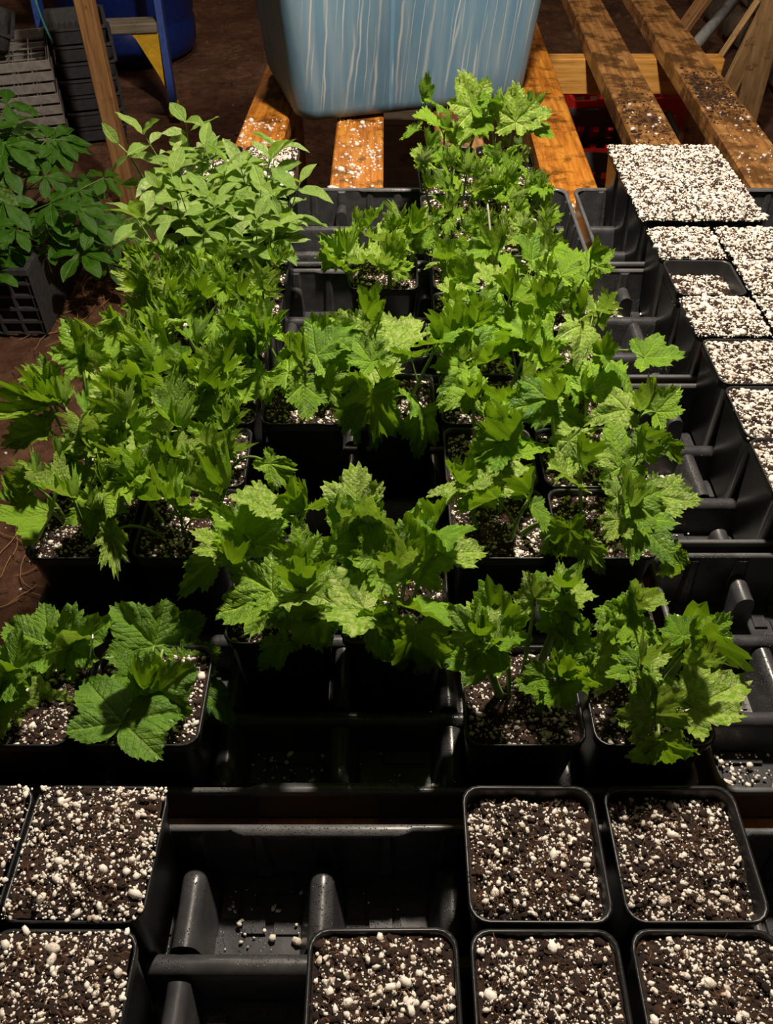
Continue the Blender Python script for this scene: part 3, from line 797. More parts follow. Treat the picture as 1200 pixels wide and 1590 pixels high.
# tray 2
R20, R21, R22 = .290+H, .376+H, .463+H
HP['b0'] = plant(c0(0), R20, 'broad', 'big broad-leaved seedling at the far left, third row from the front', G_B)
HP['b1'] = plant(c0(1), R20, 'broad', 'big broad-leaved seedling with widest leaf over its pot rim', G_B)
HP['t4'] = plant(c0(4), R20, 'tall', 'upright currant seedling with thick bare stems beside a white tag', G_C)
HP['t5'] = plant(c0(5), R20, 'tall', 'currant seedling at the right end of the third row, leaf hanging in front', G_C)
HP['m2'] = plant(c0(2), R21, 'currant', 'currant seedling in the middle, left of the lower centre pair', G_C, 1.05)
HP['m3'] = plant(c0(3), R21, 'currant', 'currant seedling in the middle, right of the lower centre pair, leaf trailing down', G_C, 1.05)
HP['l22'] = plant(c0(0), R22, 'crinkled', 'crinkled seedling at the left end of the fifth row, over the brown earth', G_G)
HP['l22b'] = plant(c0(1), R22, 'crinkled', 'crinkled seedling second in the fifth row, left of the dark gap', G_G)
HP['r4'] = plant(c0(4), R22, 'currant', 'currant seedling fifth row, left of the right-hand pair', G_C)
HP['R22'] = HP['r5'] = plant(c0(5), R22, 'currant', 'currant seedling fifth row, right end, leaf drooping over the empty cells', G_C, .9)
# tray 3
R30, R31, R32 = .550+H, .640+H, .722+H
HP['l30'] = plant(c0(0), R30, 'crinkled', 'crinkled seedling leaning far out over the earth at the left edge', G_G, 1.15)
HP['l30b'] = plant(c0(1), R30, 'crinkled', 'crinkled seedling in the sixth row, second from the left', G_G, 1.1)
plant(c0(4), R30, 'currant', 'currant seedling in the sixth row with large glossy leaves', G_C, 1.05)
HP['R30'] = plant(c0(5), R30, 'currant', 'currant seedling at the right end of the sixth row beside wet ridges', G_C, 1.0)
plant(c0(0)+.006, R31, 'crinkled', 'crinkled seedling in the seventh row at the left edge', G_G)
plant(c0(1), R31, 'crinkled', 'crinkled seedling in the seventh row, second from the left', G_G, 1.1)
HP['c2'] = plant(c0(2), R31, 'currant', 'currant seedling above the dark centre gap, left of the pair', G_C, 1.05)
HP['c3'] = plant(c0(3), R31, 'currant', 'currant seedling above the dark centre gap with pale leaf hanging down', G_C)
HP['R31'] = plant(c0(4), R31, 'currant', 'currant seedling in the seventh row, left one of the right block', G_C, 1.05)
plant(c0(5), R31, 'currant', 'currant seedling in the seventh row, right one of the right block', G_C, 1.05)
plant(c0(0)+.012, R32, 'parsley', 'fine-cut seedling at the left edge of the eighth row', G_P, 1.05)
plant(c0(1), R32, 'parsley', 'fine-cut seedling second in the eighth row', G_P, 1.05)
plant(c0(4), R32, 'currant', 'currant seedling in the eighth row, left one of the right block', G_C, 1.0)
HP['R32'] = plant(c0(5), R32, 'currant', 'currant seedling in the eighth row, right one of the right block', G_C, 1.0)
# tray 4
R40, R41, R42 = .806+H, .897+H, .983+H
plant(c0(0)+.02, R40, 'parsley', 'fine-cut seedling at the left edge of the ninth row', G_P)
plant(c0(1)+.008, R40, 'parsley', 'fine-cut seedling second in the ninth row', G_P)
plant(c0(4), R40, 'currant', 'currant seedling in the ninth row with broad arching leaves', G_C, 1.0)
HP['R40'] = plant(c0(5), R40, 'currant', 'currant seedling in the ninth row beside the spilled perlite', G_C, .95)
plant(c0(0)+.02, R41, 'oval', 'oval-leaved seedling at the left edge, nearest of its kind', G_O)
plant(c0(1)+.008, R41, 'oval', 'oval-leaved seedling, nearest row of its kind, right one', G_O)
plant(px(-.55+.5)+.001, R41, 'small', 'small seedling in the lone pot standing between empty cells', G_P, 1.6)
plant(c0(4)+.002, R41, 'small', 'small ruffled seedling in the tenth row right of the lone pot', G_P, 1.0)
plant(c0(5)+.002, R41, 'currant', 'currant seedling in the tenth row, right end', G_C, .62)
plant(c0(0)+.02, R42, 'oval', 'oval-leaved seedling in the eleventh row, left one', G_O, 1.05)
plant(c0(1)+.008, R42, 'oval', 'oval-leaved seedling in the eleventh row beside the empty tray', G_O, 1.05)
plant(c0(4)-.002, R42, 'small', 'small fine seedling left of the white tag, eleventh row', G_P, 1.0)
plant(c0(5)-.002, R42, 'small', 'small fine seedling right of the white tag, eleventh row', G_P, 1.0)
# tray 5
R50, R51, R52 = 1.073+H, 1.160+H, 1.246+H
HP['ov'] = plant(px(-2.96), R50, 'oval', 'oval-leaved seedling with one long shoot reaching up at the left', G_O, 1.1)
plant(px(-1.98), R50, 'oval', 'oval-leaved seedling just in front of the far bare pots', G_O, 1.1)
plant(px(1.00), R50, 'parsley', 'bright cut-leaf seedling in the twelfth row, left one', G_P, 1.0)
plant(px(2.00), R50, 'small', 'small cut-leaf seedling in the twelfth row, right one', G_P, 1.15)
pot(px(-2.96), R51, 'white', 'far left bare mix pot behind the oval leaves, nearer one')
pot(px(-1.98), R51, 'white', 'far bare mix pot at the tray edge, nearer right one')
plant(px(1.00), R51, 'currant', 'bright currant seedling before the blue tub, nearer left one', G_C, .75)
plant(px(2.00), R51, 'currant', 'bright currant seedling before the blue tub, nearer right one', G_C, .7)
pot(px(-2.96), R52, 'sunk', 'half-filled pot at the far left corner of the trays')
pot(px(-1.98), R52, 'white', 'far bare mix pot next to the perlite-strewn board')
HP['F1'] = plant(px(1.05), R52, 'currant', 'farthest currant seedling at left, against the blue tub', G_C, 1.1)
HP['F2'] = plant(px(2.02), R52, 'currant', 'farthest currant seedling at right, taller than the tub edge', G_C, 1.0)
# right block: pots heaped with perlite
RX = 3.84
for i in range(2):
    for j, nm in enumerate(('front', 'middle', 'back')):
        pot(px(RX+.47+i*.955), 1.073+.086*j+H, 'heaped', 'perlite-heaped pot, %s row of the farthest right group, %s one' % (nm, ('left', 'right')[i]), group='pots heaped with perlite', zrim=.652)
for j, (y, nm) in enumerate(((.796, 'front'), (.884, 'middle'), (.972, 'back'))):
    for i in range(3 if j == 2 else 2):
        sk = (j == 1 and i == 0)
        pot(px(RX+.5+i*1.0), y+H, 'sunk' if sk else 'heaped', 'half-filled pot with its rim showing among the heaped perlite pots' if sk else
            'perlite-heaped pot in the tray right of the spill, %s row, %s one' % (nm, ('left', 'second', 'third')[i]), group='pots heaped with perlite')
for j, (y, nm) in enumerate(((.534, 'nearest'), (.618, 'second nearest'), (.706, 'third nearest'))):
    pot(px(RX+.52), y+H, 'white', 'perlite-covered pot at the right edge, %s of the edge column' % nm, group='pots heaped with perlite')


# ------------------------------------------------------------------ single leaves that stand out in the photograph
hrng = random.Random(77)
def hero(t, b, e, kind='cur_big', idx=None, up=.6, stem=None, flip=1, pet=True, wx=None):
    """a leaf of thing t from petiole point b to tip e; both are (px, py, Y) picks turned into world points"""
    B = aty(*b); E = aty(*e); d = E-B; L = d.length
    tocam = (Vector((0,0,CAMZ))-B).normalized(); n = Vector((0,0,1))*up + tocam*(1-up)
    if n.cross(d).length < .2*L: n = n+Vector((0,-.6,.2))
    ms = LF[kind]; me = ms[(hrng.randrange(len(ms)) if idx is None else idx) % len(ms)]
    off = Vector(t.location); R = t.rotation_euler.z
    W = Matrix.Translation(off) @ Matrix.Rotation(R, 4, 'Z'); Wi = W.inverted()
    if wx is None: wx = .92 if e[1] < b[1]+20 else .55
    o = link('leaf', me, t, Wi @ aim(B, d, n*flip, L) @ Matrix.Diagonal((wx, 1, 1, 1)))
    if pet:
        s0 = Wi @ B
        g = Vector((s0.x*.35, s0.y*.35, PH-.01)) if stem is None else Wi @ aty(*stem)
        c = (g+s0)*.5; c.z = max(g.z, s0.z)+ (.012 if stem is None else 0)
        mb = MB(); mb.tube(bez(g, c, s0, 7), [.0018-.0009*i/7 for i in range(8)], 6); link('stem', mb.mesh('stem', M_STEM), t)
    return o
B0, B1 = HP['b0'], HP['b1']
hero(B1, (190,1122,.305), (232,1022,.352), 'broad', 0, .9, wx=1.15); 
hero(B1, (240,1003,.372), (176,940,.385), 'broad', 1, .35)
hero(B1, (262,992,.385), (322,955,.405), 'broad', 3, .5)
hero(B1, (268,1050,.355), (200,1008,.375), 'broad', 1, .6)
hero(B1, (312,1068,.345), (368,1118,.325), 'broad', 2, .7)
hero(B1, (290,1036,.362), (346,1006,.38), 'cur_big', 3, .5)
hero(B0, (74,1000,.372), (2,972,.385), 'broad', 3, .8)
hero(B0, (112,1006,.365), (166,962,.372), 'cur_big', 1, .4)
hero(B0, (108,1008,.365), (84,958,.372), 'cur_young', 2, .3)
hero(B0, (12,1058,.345), (96,1040,.355), 'broad', 1, .8)
hero(B0, (72,1108,.325), (56,1055,.335), 'cur_big', 5, .3)
hero(B0, (78,1106,.325), (104,1070,.335), 'cur_big', 3, .4)
T5 = HP['t5']; T4 = HP['t4']
hero(T5, (1022,1150,.275), (1034,1208,.272), 'cur_big', 0, .0, wx=.72)
hero(T5, (1022,1150,.276), (998,1172,.274), 'cur_big', 5, .0, wx=.7)
hero(T5, (1012,1110,.285), (985,1040,.30), 'cur_big', 3, .3)
hero(T5, (1075,1098,.31), (1156,1052,.325), 'cur_big', 1, .7)
hero(T5, (960,1030,.35), (940,955,.365), 'cur_big', 5, .3)
hero(T5, (1100,985,.37), (1135,955,.375), 'cur_big', 7, .5)
hero(T5, (1070,1000,.375), (1080,905,.39), 'cur_young', 1, .3)
hero(T4, (830,930,.35), (815,885,.36), 'cur_big', 3, .3)
hero(T4, (868,970,.35), (885,925,.355), 'cur_big', 1, .4)
hero(T4, (775,1010,.335), (700,1025,.345), 'cur_big', 7, .7)
hero(T4, (890,1000,.34), (922,960,.345), 'goo_big', 0, .4)
hero(T4, (770,985,.35), (752,905,.365), 'cur_big', 1, .4)
M2, M3 = HP['m2'], HP['m3']
hero(M3, (582,958,.375), (604,1024,.362), 'cur_big', 1, .2)
hero(M3, (645,978,.372), (638,1075,.366), 'cur_big', 0, .15, wx=.72)
hero(M3, (560,845,.43), (515,770,.445), 'cur_big', 7, .5)
hero(M3, (640,880,.43), (655,790,.45), 'cur_big', 7, .4)
hero(M3, (690,860,.43), (752,852,.44), 'cur_big', 1, .7)
hero(M3, (570,820,.44), (572,758,.45), 'cur_young', 0, .3)
hero(M3, (600,870,.42), (560,800,.44), 'cur_big', 3, .5)
hero(M2, (478,948,.37), (522,1034,.352), 'cur_big', 4, .25)
hero(M2, (440,1000,.36), (384,1044,.350), 'cur_big', 2, .3)
hero(M2, (480,935,.38), (400,925,.39), 'cur_big', 7, .6)
hero(M2, (378,830,.44), (330,790,.45), 'cur_big', 5, .5)
hero(M2, (372,840,.44), (450,800,.46), 'cur_big', 7, .6)
hero(M2, (330,870,.42), (270,925,.40), 'cur_big', 0, .4)
hero(HP['r5'], (1042,860,.455), (1068,912,.445), 'cur_big', 4, .4)
hero(HP['r5'], (908,845,.465), (942,898,.452), 'cur_big', 0, .2)
hero(HP['r4'], (884,822,.470), (890,905,.452), 'cur_big', 2, .2)
hero(HP['r4'], (868,822,.475), (836,868,.46), 'cur_big', 4, .3)
hero(HP['c3'], (578,612,.64), (562,720,.630), 'cur_big', 0, .2, wx=.62)
hero(HP['c3'], (560,630,.64), (528,672,.622), 'cur_big', 2, .25)
hero(HP['c3'], (655,645,.635), (645,722,.612), 'cur_big', 4, .2)
hero(HP['c3'], (575,572,.68), (625,540,.70), 'cur_big', 7, .6)
hero(HP['c2'], (462,540,.70), (440,600,.68), 'cur_big', 1, .5)
hero(HP['c2'], (500,560,.70), (560,500,.72), 'cur_big', 3, .5)
LE = HP['l30']
sx = (118,715,.60)
hero(LE, (70,668,.60), (2,692,.60), 'cur_big', 1, .6, stem=sx)
hero(LE, (75,628,.62), (4,655,.62), 'goo_big', 1, .5, stem=sx)
hero(LE, (130,556,.66), (100,496,.67), 'cur_big', 5, .3, stem=(140,640,.63))
hero(LE, (128,560,.66), (132,515,.67), 'cur_young', 1, .3, stem=(140,640,.63))
hero(LE, (72,594,.64), (36,568,.65), 'goo_big', 0, .5, stem=(90,640,.62))
hero(LE, (80,600,.64), (78,560,.65), 'cur_young', 3, .2, stem=(90,640,.62))
hero(HP['l22'], (30,770,.51), (2,735,.52), 'cur_young', 1, .3)
hero(HP['l22b'], (172,830,.47), (180,885,.455), 'goo_big', 4, .2)
hero(HP['l30b'], (418,720,.56), (472,768,.55), 'cur_big', 0, .4)
hero(HP['R31'], (845,636,.63), (912,672,.62), 'cur_big', 7, .7)
hero(HP['R32'], (1000,556,.70), (1062,548,.70), 'cur_big', 1, .8)
hero(HP['R30'], (1018,640,.61), (1060,600,.62), 'cur_big', 3, .5)
hero(HP['R30'], (1030,690,.58), (1058,720,.57), 'cur_big', 5, .5)
hero(HP['R22'], (1020,770,.53), (1084,782,.52), 'cur_big', 7, .7)
hero(HP['R40'], (930,490,.80), (948,465,.81), 'cur_big', 3, .5)
hero(HP['F1'], (735,170,1.27), (715,112,1.28), 'cur_big', 7, .4)
hero(HP['F1'], (735,165,1.27), (752,130,1.28), 'cur_big', 3, .4)
hero(HP['F2'], (800,190,1.27), (800,130,1.28), 'cur_big', 7, .4)
hero(HP['F2'], (812,190,1.27), (855,172,1.27), 'cur_big', 1, .5)
# the long shoot of the oval-leaved plant
OV = HP['ov']; off = Vector(OV.location); Wi = (Matrix.Translation(off) @ Matrix.Rotation(OV.rotation_euler.z, 4, 'Z')).inverted()
P_ = [aty(*q) for q in ((252,345,1.12),(240,310,1.12),(222,275,1.11),(200,240,1.10),(184,224,1.10))]
mb = MB(); mb.tube([Wi@p for p in P_], [.0018,.0016,.0014,.0012,.001], 6); link('stem', mb.mesh('stem', M_STEM), OV)
for b, e in (((184,224,1.10),(158,190,1.10)),((200,240,1.10),(220,228,1.11)),((200,240,1.10),(172,264,1.09)),((228,284,1.11),(190,282,1.10)),((230,288,1.11),(248,300,1.10)),((245,318,1.12),(262,282,1.12))):
    hero(OV, b, e, 'oval', None, .4, pet=False)

# ------------------------------------------------------------------ white plant labels
def plabel(a, b, wdt, label, lean=.01):
    mb = MB(); a = Vector(a); b = Vector(b); d = (b-a); L = d.length
    mb.add([(-wdt,-.0004,0),(wdt,-.0004,0),(wdt,-.0004,L*.93),(wdt*.6,-.0004,L),(-wdt*.6,-.0004,L),(-wdt,-.0004,L*.93),
            (-wdt,.0004,0),(wdt,.0004,0),(wdt,.0004,L*.93),(wdt*.6,.0004,L),(-wdt*.6,.0004,L),(-wdt,.0004,L*.93)],
           [(0,1,2,3,4,5),(11,10,9,8,7,6),(0,6,7,1),(1,7,8,2),(2,8,9,3),(3,9,10,4),(4,10,11,5),(5,11,6,0)])
    o = link('plant_label', mb.mesh('plant_label', M_WHITEPL)); o.matrix_world = Matrix.Translation(a) @ d.to_track_quat('Z', 'X').to_matrix().to_4x4() @ Matrix.Rotation(math.pi/2, 4, 'Z')
    tag(o, label, 'plant label')
def lab(p0, p1, Y, wdt, label):
    a = aty(p0[0], p0[1], Y); b = aty(p1[0], p1[1], Y+.004); plabel(a, b, wdt, label)
lab((134, 1062), (144, 988), .352, .0030, 'white tag between the two broad-leaved seedlings')
lab((906, 1103), (921, 1008), .325, .0028, 'white tag behind the upright currant stems')
lab((764, 392), (757, 318), .985, .0035, 'white tag between the two small fine seedlings')

# ------------------------------------------------------------------ perlite spilled around
def spill(name, pts, label, big=1.0):
    rad = [min(.004, .0011*math.exp(rng.gauss(0, .5)))*big for _ in pts]
    rad = [q*1.0 for q in rad]; P = [(x, y, z+r*.4) for (x, y, z), r in zip(pts, rad)]
    tag(link(name, grains_mesh(name, P, rad, len(P))), label, 'perlite', kind='stuff')
def scat(x0, x1, y0, y1, z, n, dens=lambda x, y: 1):
    out = []
    while len(out) < n:
        x, y = rng.uniform(x0, x1), rng.uniform(y0, y1)
        if rng.random() < dens(x, y): out.append((x, y, z))
    return out
def onboard(xa, sl, y0, y1, wdt, n, seed):
    out = []
    while len(out) < n:
        y = y0 + (y1-y0)*rng.random()**1.2; f = rng.random()
        x = xa+sl*(y-1.49)+wdt*f
        if mnoise.noise((x*30, y*22, seed)) > rng.uniform(-.5, .6): out.append((x, y, ptop))
    return out
spill('spilled_perlite', onboard(-.298, .03, 1.33, 1.78, .084, 330, 1)+onboard(-.098, 0, 1.33, 1.80, .088, 330, 4)+onboard(.29, .02, 1.33, 1.42, .08, 40, 6)
      + onboard(.48, .031, 1.5, 1.9, .085, 60, 9)+onboard(.66, .034, 1.5, 2.0, .085, 60, 19), 'white perlite grains scattered on the wooden boards', 1.7)
pp = []
def cell(xl, y0, y1, i, j, n, sx=.03, sy=.022):
    cx = xl+.045+.09*i; cy = y0+(y1-y0)*(j+.5)/3
    for _ in range(n):
        pp.append((cx+rng.gauss(0, sx*.6) if False else cx+max(-sx, min(sx, rng.gauss(0, sx*.6))), cy+max(-sy, min(sy, rng.gauss(0, sy*.6))), FLZ+.004+abs(rng.gauss(0, .001))))
def pile(pxx, pyy, n, sx, sy, hh):
    c = atz(pxx, pyy, FLZ+hh*.6)
    for _ in range(n):
        a, b = rng.gauss(0, .5), rng.gauss(0, .5)
        if abs(a) > 1 or abs(b) > 1: continue
        pp.append((c.x+a*sx, c.y+b*sy, FLZ+.003+hh*math.exp(-(a*a+b*b)*2.2)*rng.uniform(.55, 1)))
pile(940, 478, 900, .030, .028, .032); pile(1022, 762, 800, .032, .030, .020); pile(905, 372, 260, .020, .010, .012); pile(890, 334, 200, .020, .009, .010)
cell(2.66*P9, .797, 1.05, 1, 2, 40)
cell(-2.80*P9, 1.064, 1.308, 5, 1, 90, .02, .012); cell(-2.80*P9, 1.064, 1.308, 5, 0, 160, .026, .014); cell(-2.80*P9, 1.064, 1.308, 5, 2, 20)
cell(2.7*P9, .533, .785, 0, 1, 320, .034, .026); cell(2.7*P9, .533, .785, 0, 0, 60); cell(2.7*P9, .284, .521, 0, 0, 120); cell(2.7*P9, .284, .521, 0, 2, 60); cell(2.7*P9, .284, .521, 0, 1, 60)
cell(-3.42*P9, .284, .521, 2, 0, 60); cell(-3.42*P9, .284, .521, 3, 0, 14)
for i, n in ((1, 60), (2, 45), (3, 6)):
    cx = -3.5*P9+.045+.09*i
    for _ in range(n): pp.append((cx+rng.uniform(-.034, .034), .256-.046+rng.uniform(-.026, .026), FLZ+.0135))
spill('spilled_perlite', pp, 'perlite grains fallen into the empty tray cells', .8)
gp = []
for _ in range(160):
    x, y = rng.uniform(-1.3, -.45), rng.uniform(.9, 2.2)
    gp.append((x, y, gz(x, y)))
for _ in range(40):
    x, y = rng.uniform(-1.2, .2), rng.uniform(2.2, 4.6); gp.append((x, y, gz(x, y)))
spill('spilled_perlite', gp, 'white specks scattered over the brown earth floor', 1.5)

# ------------------------------------------------------------------ blue tub
def tub():
    t = thing('storage_tub', 'streaked light blue plastic storage tub on the pallet boards', 'tub', (0,0,0))
    A = atz(462, 196, ptop+.004); B = atz(818, 158, ptop+.004)
    ex = (B-A); ex.z = 0; Lx = ex.length*1.0; ang = math.atan2(ex.y, ex.x); Ly = .36; Hh = .40
    cx, cy = Lx/2, Ly/2
    t.location = (A.x, A.y, ptop+.0035); t.rotation_euler = (0,0,ang)
    def ringt(z, grow, r=.045, groove=0):
        pts = ring_loop(Lx/2+grow, Ly/2+grow, r, 8, cx, cy)
        # add a step on the front wall: panels either side of a shallow groove
        out = []
        n = len(pts)
        for k, p in enumerate(pts):
            q = pts[(k+1) % n]; out.append((p[0], p[1], z))
            if abs(p[1]-q[1]) < 1e-5 and abs(p[0]-q[0]) > .1:
                sy = -1 if p[1] < cy else 1; sg = 1 if q[0] > p[0] else -1
                xs = [.00, .004, .009, .013]; gx = Lx*.395
                st = [(gx-.006, 0), (gx-.004, groove), (gx+.002, groove), (gx+.004, 0)]
                if sg < 0: st = st[::-1]
                for x, g in st: out.append((x, p[1]-sy*g, z))
        return out
    mb = MB()
    rings = [ringt(.0, -.028, .03), ringt(.004, -.012, .038), ringt(.012, -.003, .042), ringt(.028, .002, .045, .003)]
    for k in range(1, 9): rings.append(ringt(.028+(Hh-.05)*k/8, .002+.030*k/8, .045, .014))
    rings += [ringt(Hh-.02, .034, .045), ringt(Hh-.004, .052, .06), ringt(Hh, .05, .058), ringt(Hh, .03, .045), ringt(Hh-.03, .026, .045), ringt(.02, -.006, .04)]
    loft(mb, rings, True)
    n = len(rings[0]); mb.add(rings[0], [tuple(range(n))[::-1]]); mb.add(rings[-1], [tuple(range(n))])
    link('tub_body', mb.mesh('tub_body', M_TUB), t)
    mb = MB(); mb.cbox(Lx*.3, Lx*.7, -.075, -.05, Hh-.05, Hh-.03, .004); link('handle', mb.mesh('handle', M_TUB), t)
tub()

# ------------------------------------------------------------------ left background
# vertical stud
o = atz(206, 318, 0); mb = MB(); mb.cbox(-.032, .018, -.02, .02, -.05, 2.1, .003)
tag(link('wooden_post', mb.mesh('wooden_post', M_POST), None, Matrix.Translation((o.x, o.y, 0))), 'upright brown timber post beside the crate stack', 'post')
# drum
o = atz(215, 108, 0); dr = thing('plastic_drum', 'dark blue plastic drum behind the step ladder', 'drum', (o.x-.08, o.y+.27, 0))
mb = MB(); prof = [(.0,.0),(.25,.0),(.27,.01),(.285,.04),(.29,.12),(.285,.13),(.285,.15),(.29,.16),(.292,.42),(.298,.44),(.298,.46),(.29,.48),(.288,.8),(.27,.84),(.0,.84)]
loft(mb, [[(r*math.cos(2*math.pi*k/40), r*math.sin(2*math.pi*k/40), z) for k in range(40)] for r, z in prof], True)
link('drum_body', mb.mesh('drum_body', M_BLUEPL), dr)
# ladder
f1 = atz(272, 176, 0)
lad = thing('step_ladder', 'blue step ladder with grey treads and yellow feet, left background', 'ladder', (f1.x, f1.y, 0), .12)
def rail(x, lean, name='rail'):
    mb = MB(); M = Matrix.Translation((x, 0, .03)) @ Matrix.Rotation(-lean, 4, 'X')
    mb.box(-.012, .012, -.035, -.029, 0, 1.6, M); mb.box(-.012, .012, .029, .035, 0, 1.6, M); mb.box(.006, .012, -.029, .029, 0, 1.6, M)
    r = link(name, mb.mesh(name, M_LADB), lad)
    mb = MB(); mb.cbox(x-.018, x+.018, -.045, .045, .0, .035, .004); link('foot', mb.mesh('foot', M_YEL), lad)
rail(0, .22); rail(-.42, .22)
for k in range(5):
    z = .27+.29*k; y = z*math.tan(.22)
    mb = MB(); mb.cbox(-.412, -.014, y-.045, y+.045, z, z+.032, .004); link('tread', mb.mesh('tread', M_STEP), lad)
for s, x in ((1, -.013),):
    mb = MB(); y = .27*math.tan(.22)-.03
    mb.add([(x-.0, y, .27),(x-s*.10, y, .27),(x-s*.085, y, .25),(x-s*.02, y-.01, .12),(x, y-.012, .06),
            (x-.0, y+.02, .27),(x-s*.10, y+.02, .27),(x-s*.085, y+.02, .25),(x-s*.02, y+.01, .12),(x, y+.008, .06)],
           [(0,1,2,3,4),(9,8,7,6,5),(0,5,6,1),(1,6,7,2),(2,7,8,3),(3,8,9,4)])
    link('brace', mb.mesh('brace', M_YEL), lad)
# crate stack
def crate_mesh(parts, w_, d_, h_, rim, slots, mat, top_open=True):
    mb = MB(); t = .004
    z0 = h_-rim
    # rim band
    for (x0,x1,y0,y1) in ((-w_/2,w_/2,-d_/2,-d_/2+t),(-w_/2,w_/2,d_/2-t,d_/2),(-w_/2,-w_/2+t,-d_/2+t,d_/2-t),(w_/2-t,w_/2,-d_/2+t,d_/2-t)):
        mb.cbox(x0,x1,y0,y1,z0,h_,.0012)
    return mb
def nested(i, base, rz, n):
    w_, d_ = .50, .36; pitch = .0335
    t = thing('nested_tray', 'grey plastic tray in the left stack, %s' % ['bottom one with ribbed sides','second from the bottom','third from the bottom','fourth from the bottom','fourth from the top','third from the top','second from the top','topmost with open grid'][i], 'tray', (base[0]+rng.uniform(-.004,.004), base[1]+rng.uniform(-.004,.004), base[2]+(pitch*i if i == 0 else .05+pitch*i)), rz+rng.uniform(-.01,.01), 'stacked grey plastic trays')
    mb = crate_mesh(None, w_, d_, .03 if i else .083, .027, 0, M_CRATE); link('rim', mb.mesh('rim', M_CRATE), t)
    mb = MB()
    hw, hd = w_/2-.008, d_/2-.008; h0 = .0; h1 = (.03 if i else .083)-.004
    if i == 0:
        for k in range(34):
            x = -hw+2*hw*k/33; mb.box(x-.004, x+.004, -hd-.003, -hd+.001, 0, h1)
        for k in range(24):
            y = -hd+2*hd*k/23; mb.box(hw-.001, hw+.003, y-.004, y+.004, 0, h1)
    for k in range(9):
        x = -hw+2*hw*k/8; mb.box(x-.002, x+.002, -hd, hd, 0, .004)
    for k in range(7):
        y = -hd+2*hd*k/6; mb.box(-hw, hw, y-.002, y+.002, 0.0005, .0045)
    mb.box(-hw, hw, -hd, -hd+.002, 0, h1); mb.box(-hw, hw, hd-.002, hd, 0, h1); mb.box(-hw, -hw+.002, -hd, hd, 0, h1); mb.box(hw-.002, hw, -hd, hd, 0, h1)
    link('grid_base', mb.mesh('grid_base', M_CRATE), t)
cst = Vector((-1.06, 2.84, 0)); rzs = .30
off = Matrix.Rotation(rzs, 3, 'Z') @ Vector((-.25, .18, 0))
for i in range(8): nested(i, (cst.x+off.x, cst.y+off.y, .012), rzs, 8)
# tilted black tray on top of the stack and black side stack behind
def simple_tray(name, label, M, w_, d_, h_, mat, nr=10):
    t = thing(name, label, 'tray'); t.matrix_world = M
    mb = MB(); R = lambda hx, hy, z: [(x,y,z) for x,y in ring_loop(hx, hy, .02, 4)]
    loft(mb, [R(w_/2-.01,d_/2-.01,0), R(w_/2-.004,d_/2-.004,h_-.006), R(w_/2+.004,d_/2+.004,h_-.006), R(w_/2+.004,d_/2+.004,h_), R(w_/2-.008,d_/2-.008,h_), R(w_/2-.013,d_/2-.013,.003)], False)
    mb.add(R(w_/2-.01,d_/2-.01,0), [tuple(range(20))[::-1]]); mb.add(R(w_/2-.013,d_/2-.013,.003), [tuple(range(20))])
    link('tray_body', mb.mesh('tray_body', mat), t)
    mb = MB()
    for k in range(1, nr): x = -w_/2+w_*k/nr; mb.box(x-.002, x+.002, -d_/2+.014, d_/2-.014, .003, .009)
    link('floor_rib', mb.mesh('floor_rib', mat), t)
topz = .012+.05+.0335*7+.034
simple_tray('black_tray', 'black ribbed tray leaning on top of the crate stack', Matrix.Translation((cst.x+off.x-.02, cst.y+off.y+.02, topz+.075)) @ Matrix.Rotation(rzs, 4, 'Z') @ Matrix.Rotation(.42, 4, 'Y'), .34, .30, .05, M_CRATE2)
for k in range(7):
    simple_tray('black_tray', 'black tray in the dark stack behind the grey trays, %s' % ['bottom one','second up','third up','fourth up','fifth up','sixth up','topmost'][k], Matrix.Translation((-1.04+rng.uniform(-.006,.006), 3.14+rng.uniform(-.006,.006), .01+k*.052)) @ Matrix.Rotation(.30, 4, 'Z'), .19, .26, .048, M_CRATE2)
# cord
mb = MB(); a = aty(46, -30, 2.7); b = aty(62, 30, 2.74); c = aty(82, 66, 2.80)
mb.tube(bez(a, b, c, 10), .0035, 6); tag(link('cord', mb.mesh('cord', M_TEAL)), 'thin teal cord hanging over the grey tray stack', 'cord')
# crate with dark creeper
cb = atz(72, 518, .005)
cw_, cd_, ch_ = .46, .34, .175
cr = thing('plastic_crate', 'black square-mesh crate on the earth, overgrown with dark green leaves', 'crate', (cb.x-cw_/2, cb.y+cd_/2, .004))
for s in (-1, 1):
    mb = MB(); y = s*(cd_/2-.004)
    for k in range(10): x = -cw_/2+cw_*k/9; mb.box(x-.0035, x+.0035, y-.004, y+.004, 0, ch_)
    for k in range(6): z = ch_*k/5; mb.box(-cw_/2, cw_/2, y-.0045, y+.0045, max(0, z-.004), z+.003)
    link('mesh_side', mb.mesh('mesh_side', M_CRATE2), cr)
for s in (-1, 1):
    mb = MB(); x = s*(cw_/2-.002); mb.box(x-.004, x+.004, -cd_/2, cd_/2, 0, ch_)
    for k in range(26): y = -cd_/2+.01+(cd_-.02)*k/25; mb.box(x+s*.002, x+s*.007, y-.004, y+.004, 0, ch_-.012)
    link('ribbed_side', mb.mesh('ribbed_side', M_CRATE2), cr)
mb = MB()
for (x0,x1,y0,y1) in ((-cw_/2-.006,cw_/2+.006,-cd_/2-.006,-cd_/2+.006),(-cw_/2-.006,cw_/2+.006,cd_/2-.006,cd_/2+.006),(-cw_/2-.006,-cw_/2+.006,-cd_/2+.006,cd_/2-.006),(cw_/2-.006,cw_/2+.006,-cd_/2+.006,cd_/2-.006)):
    mb.cbox(x0,x1,y0,y1,ch_-.012,ch_+.006,.002)
link('rim', mb.mesh('rim', M_CRATE2), cr)
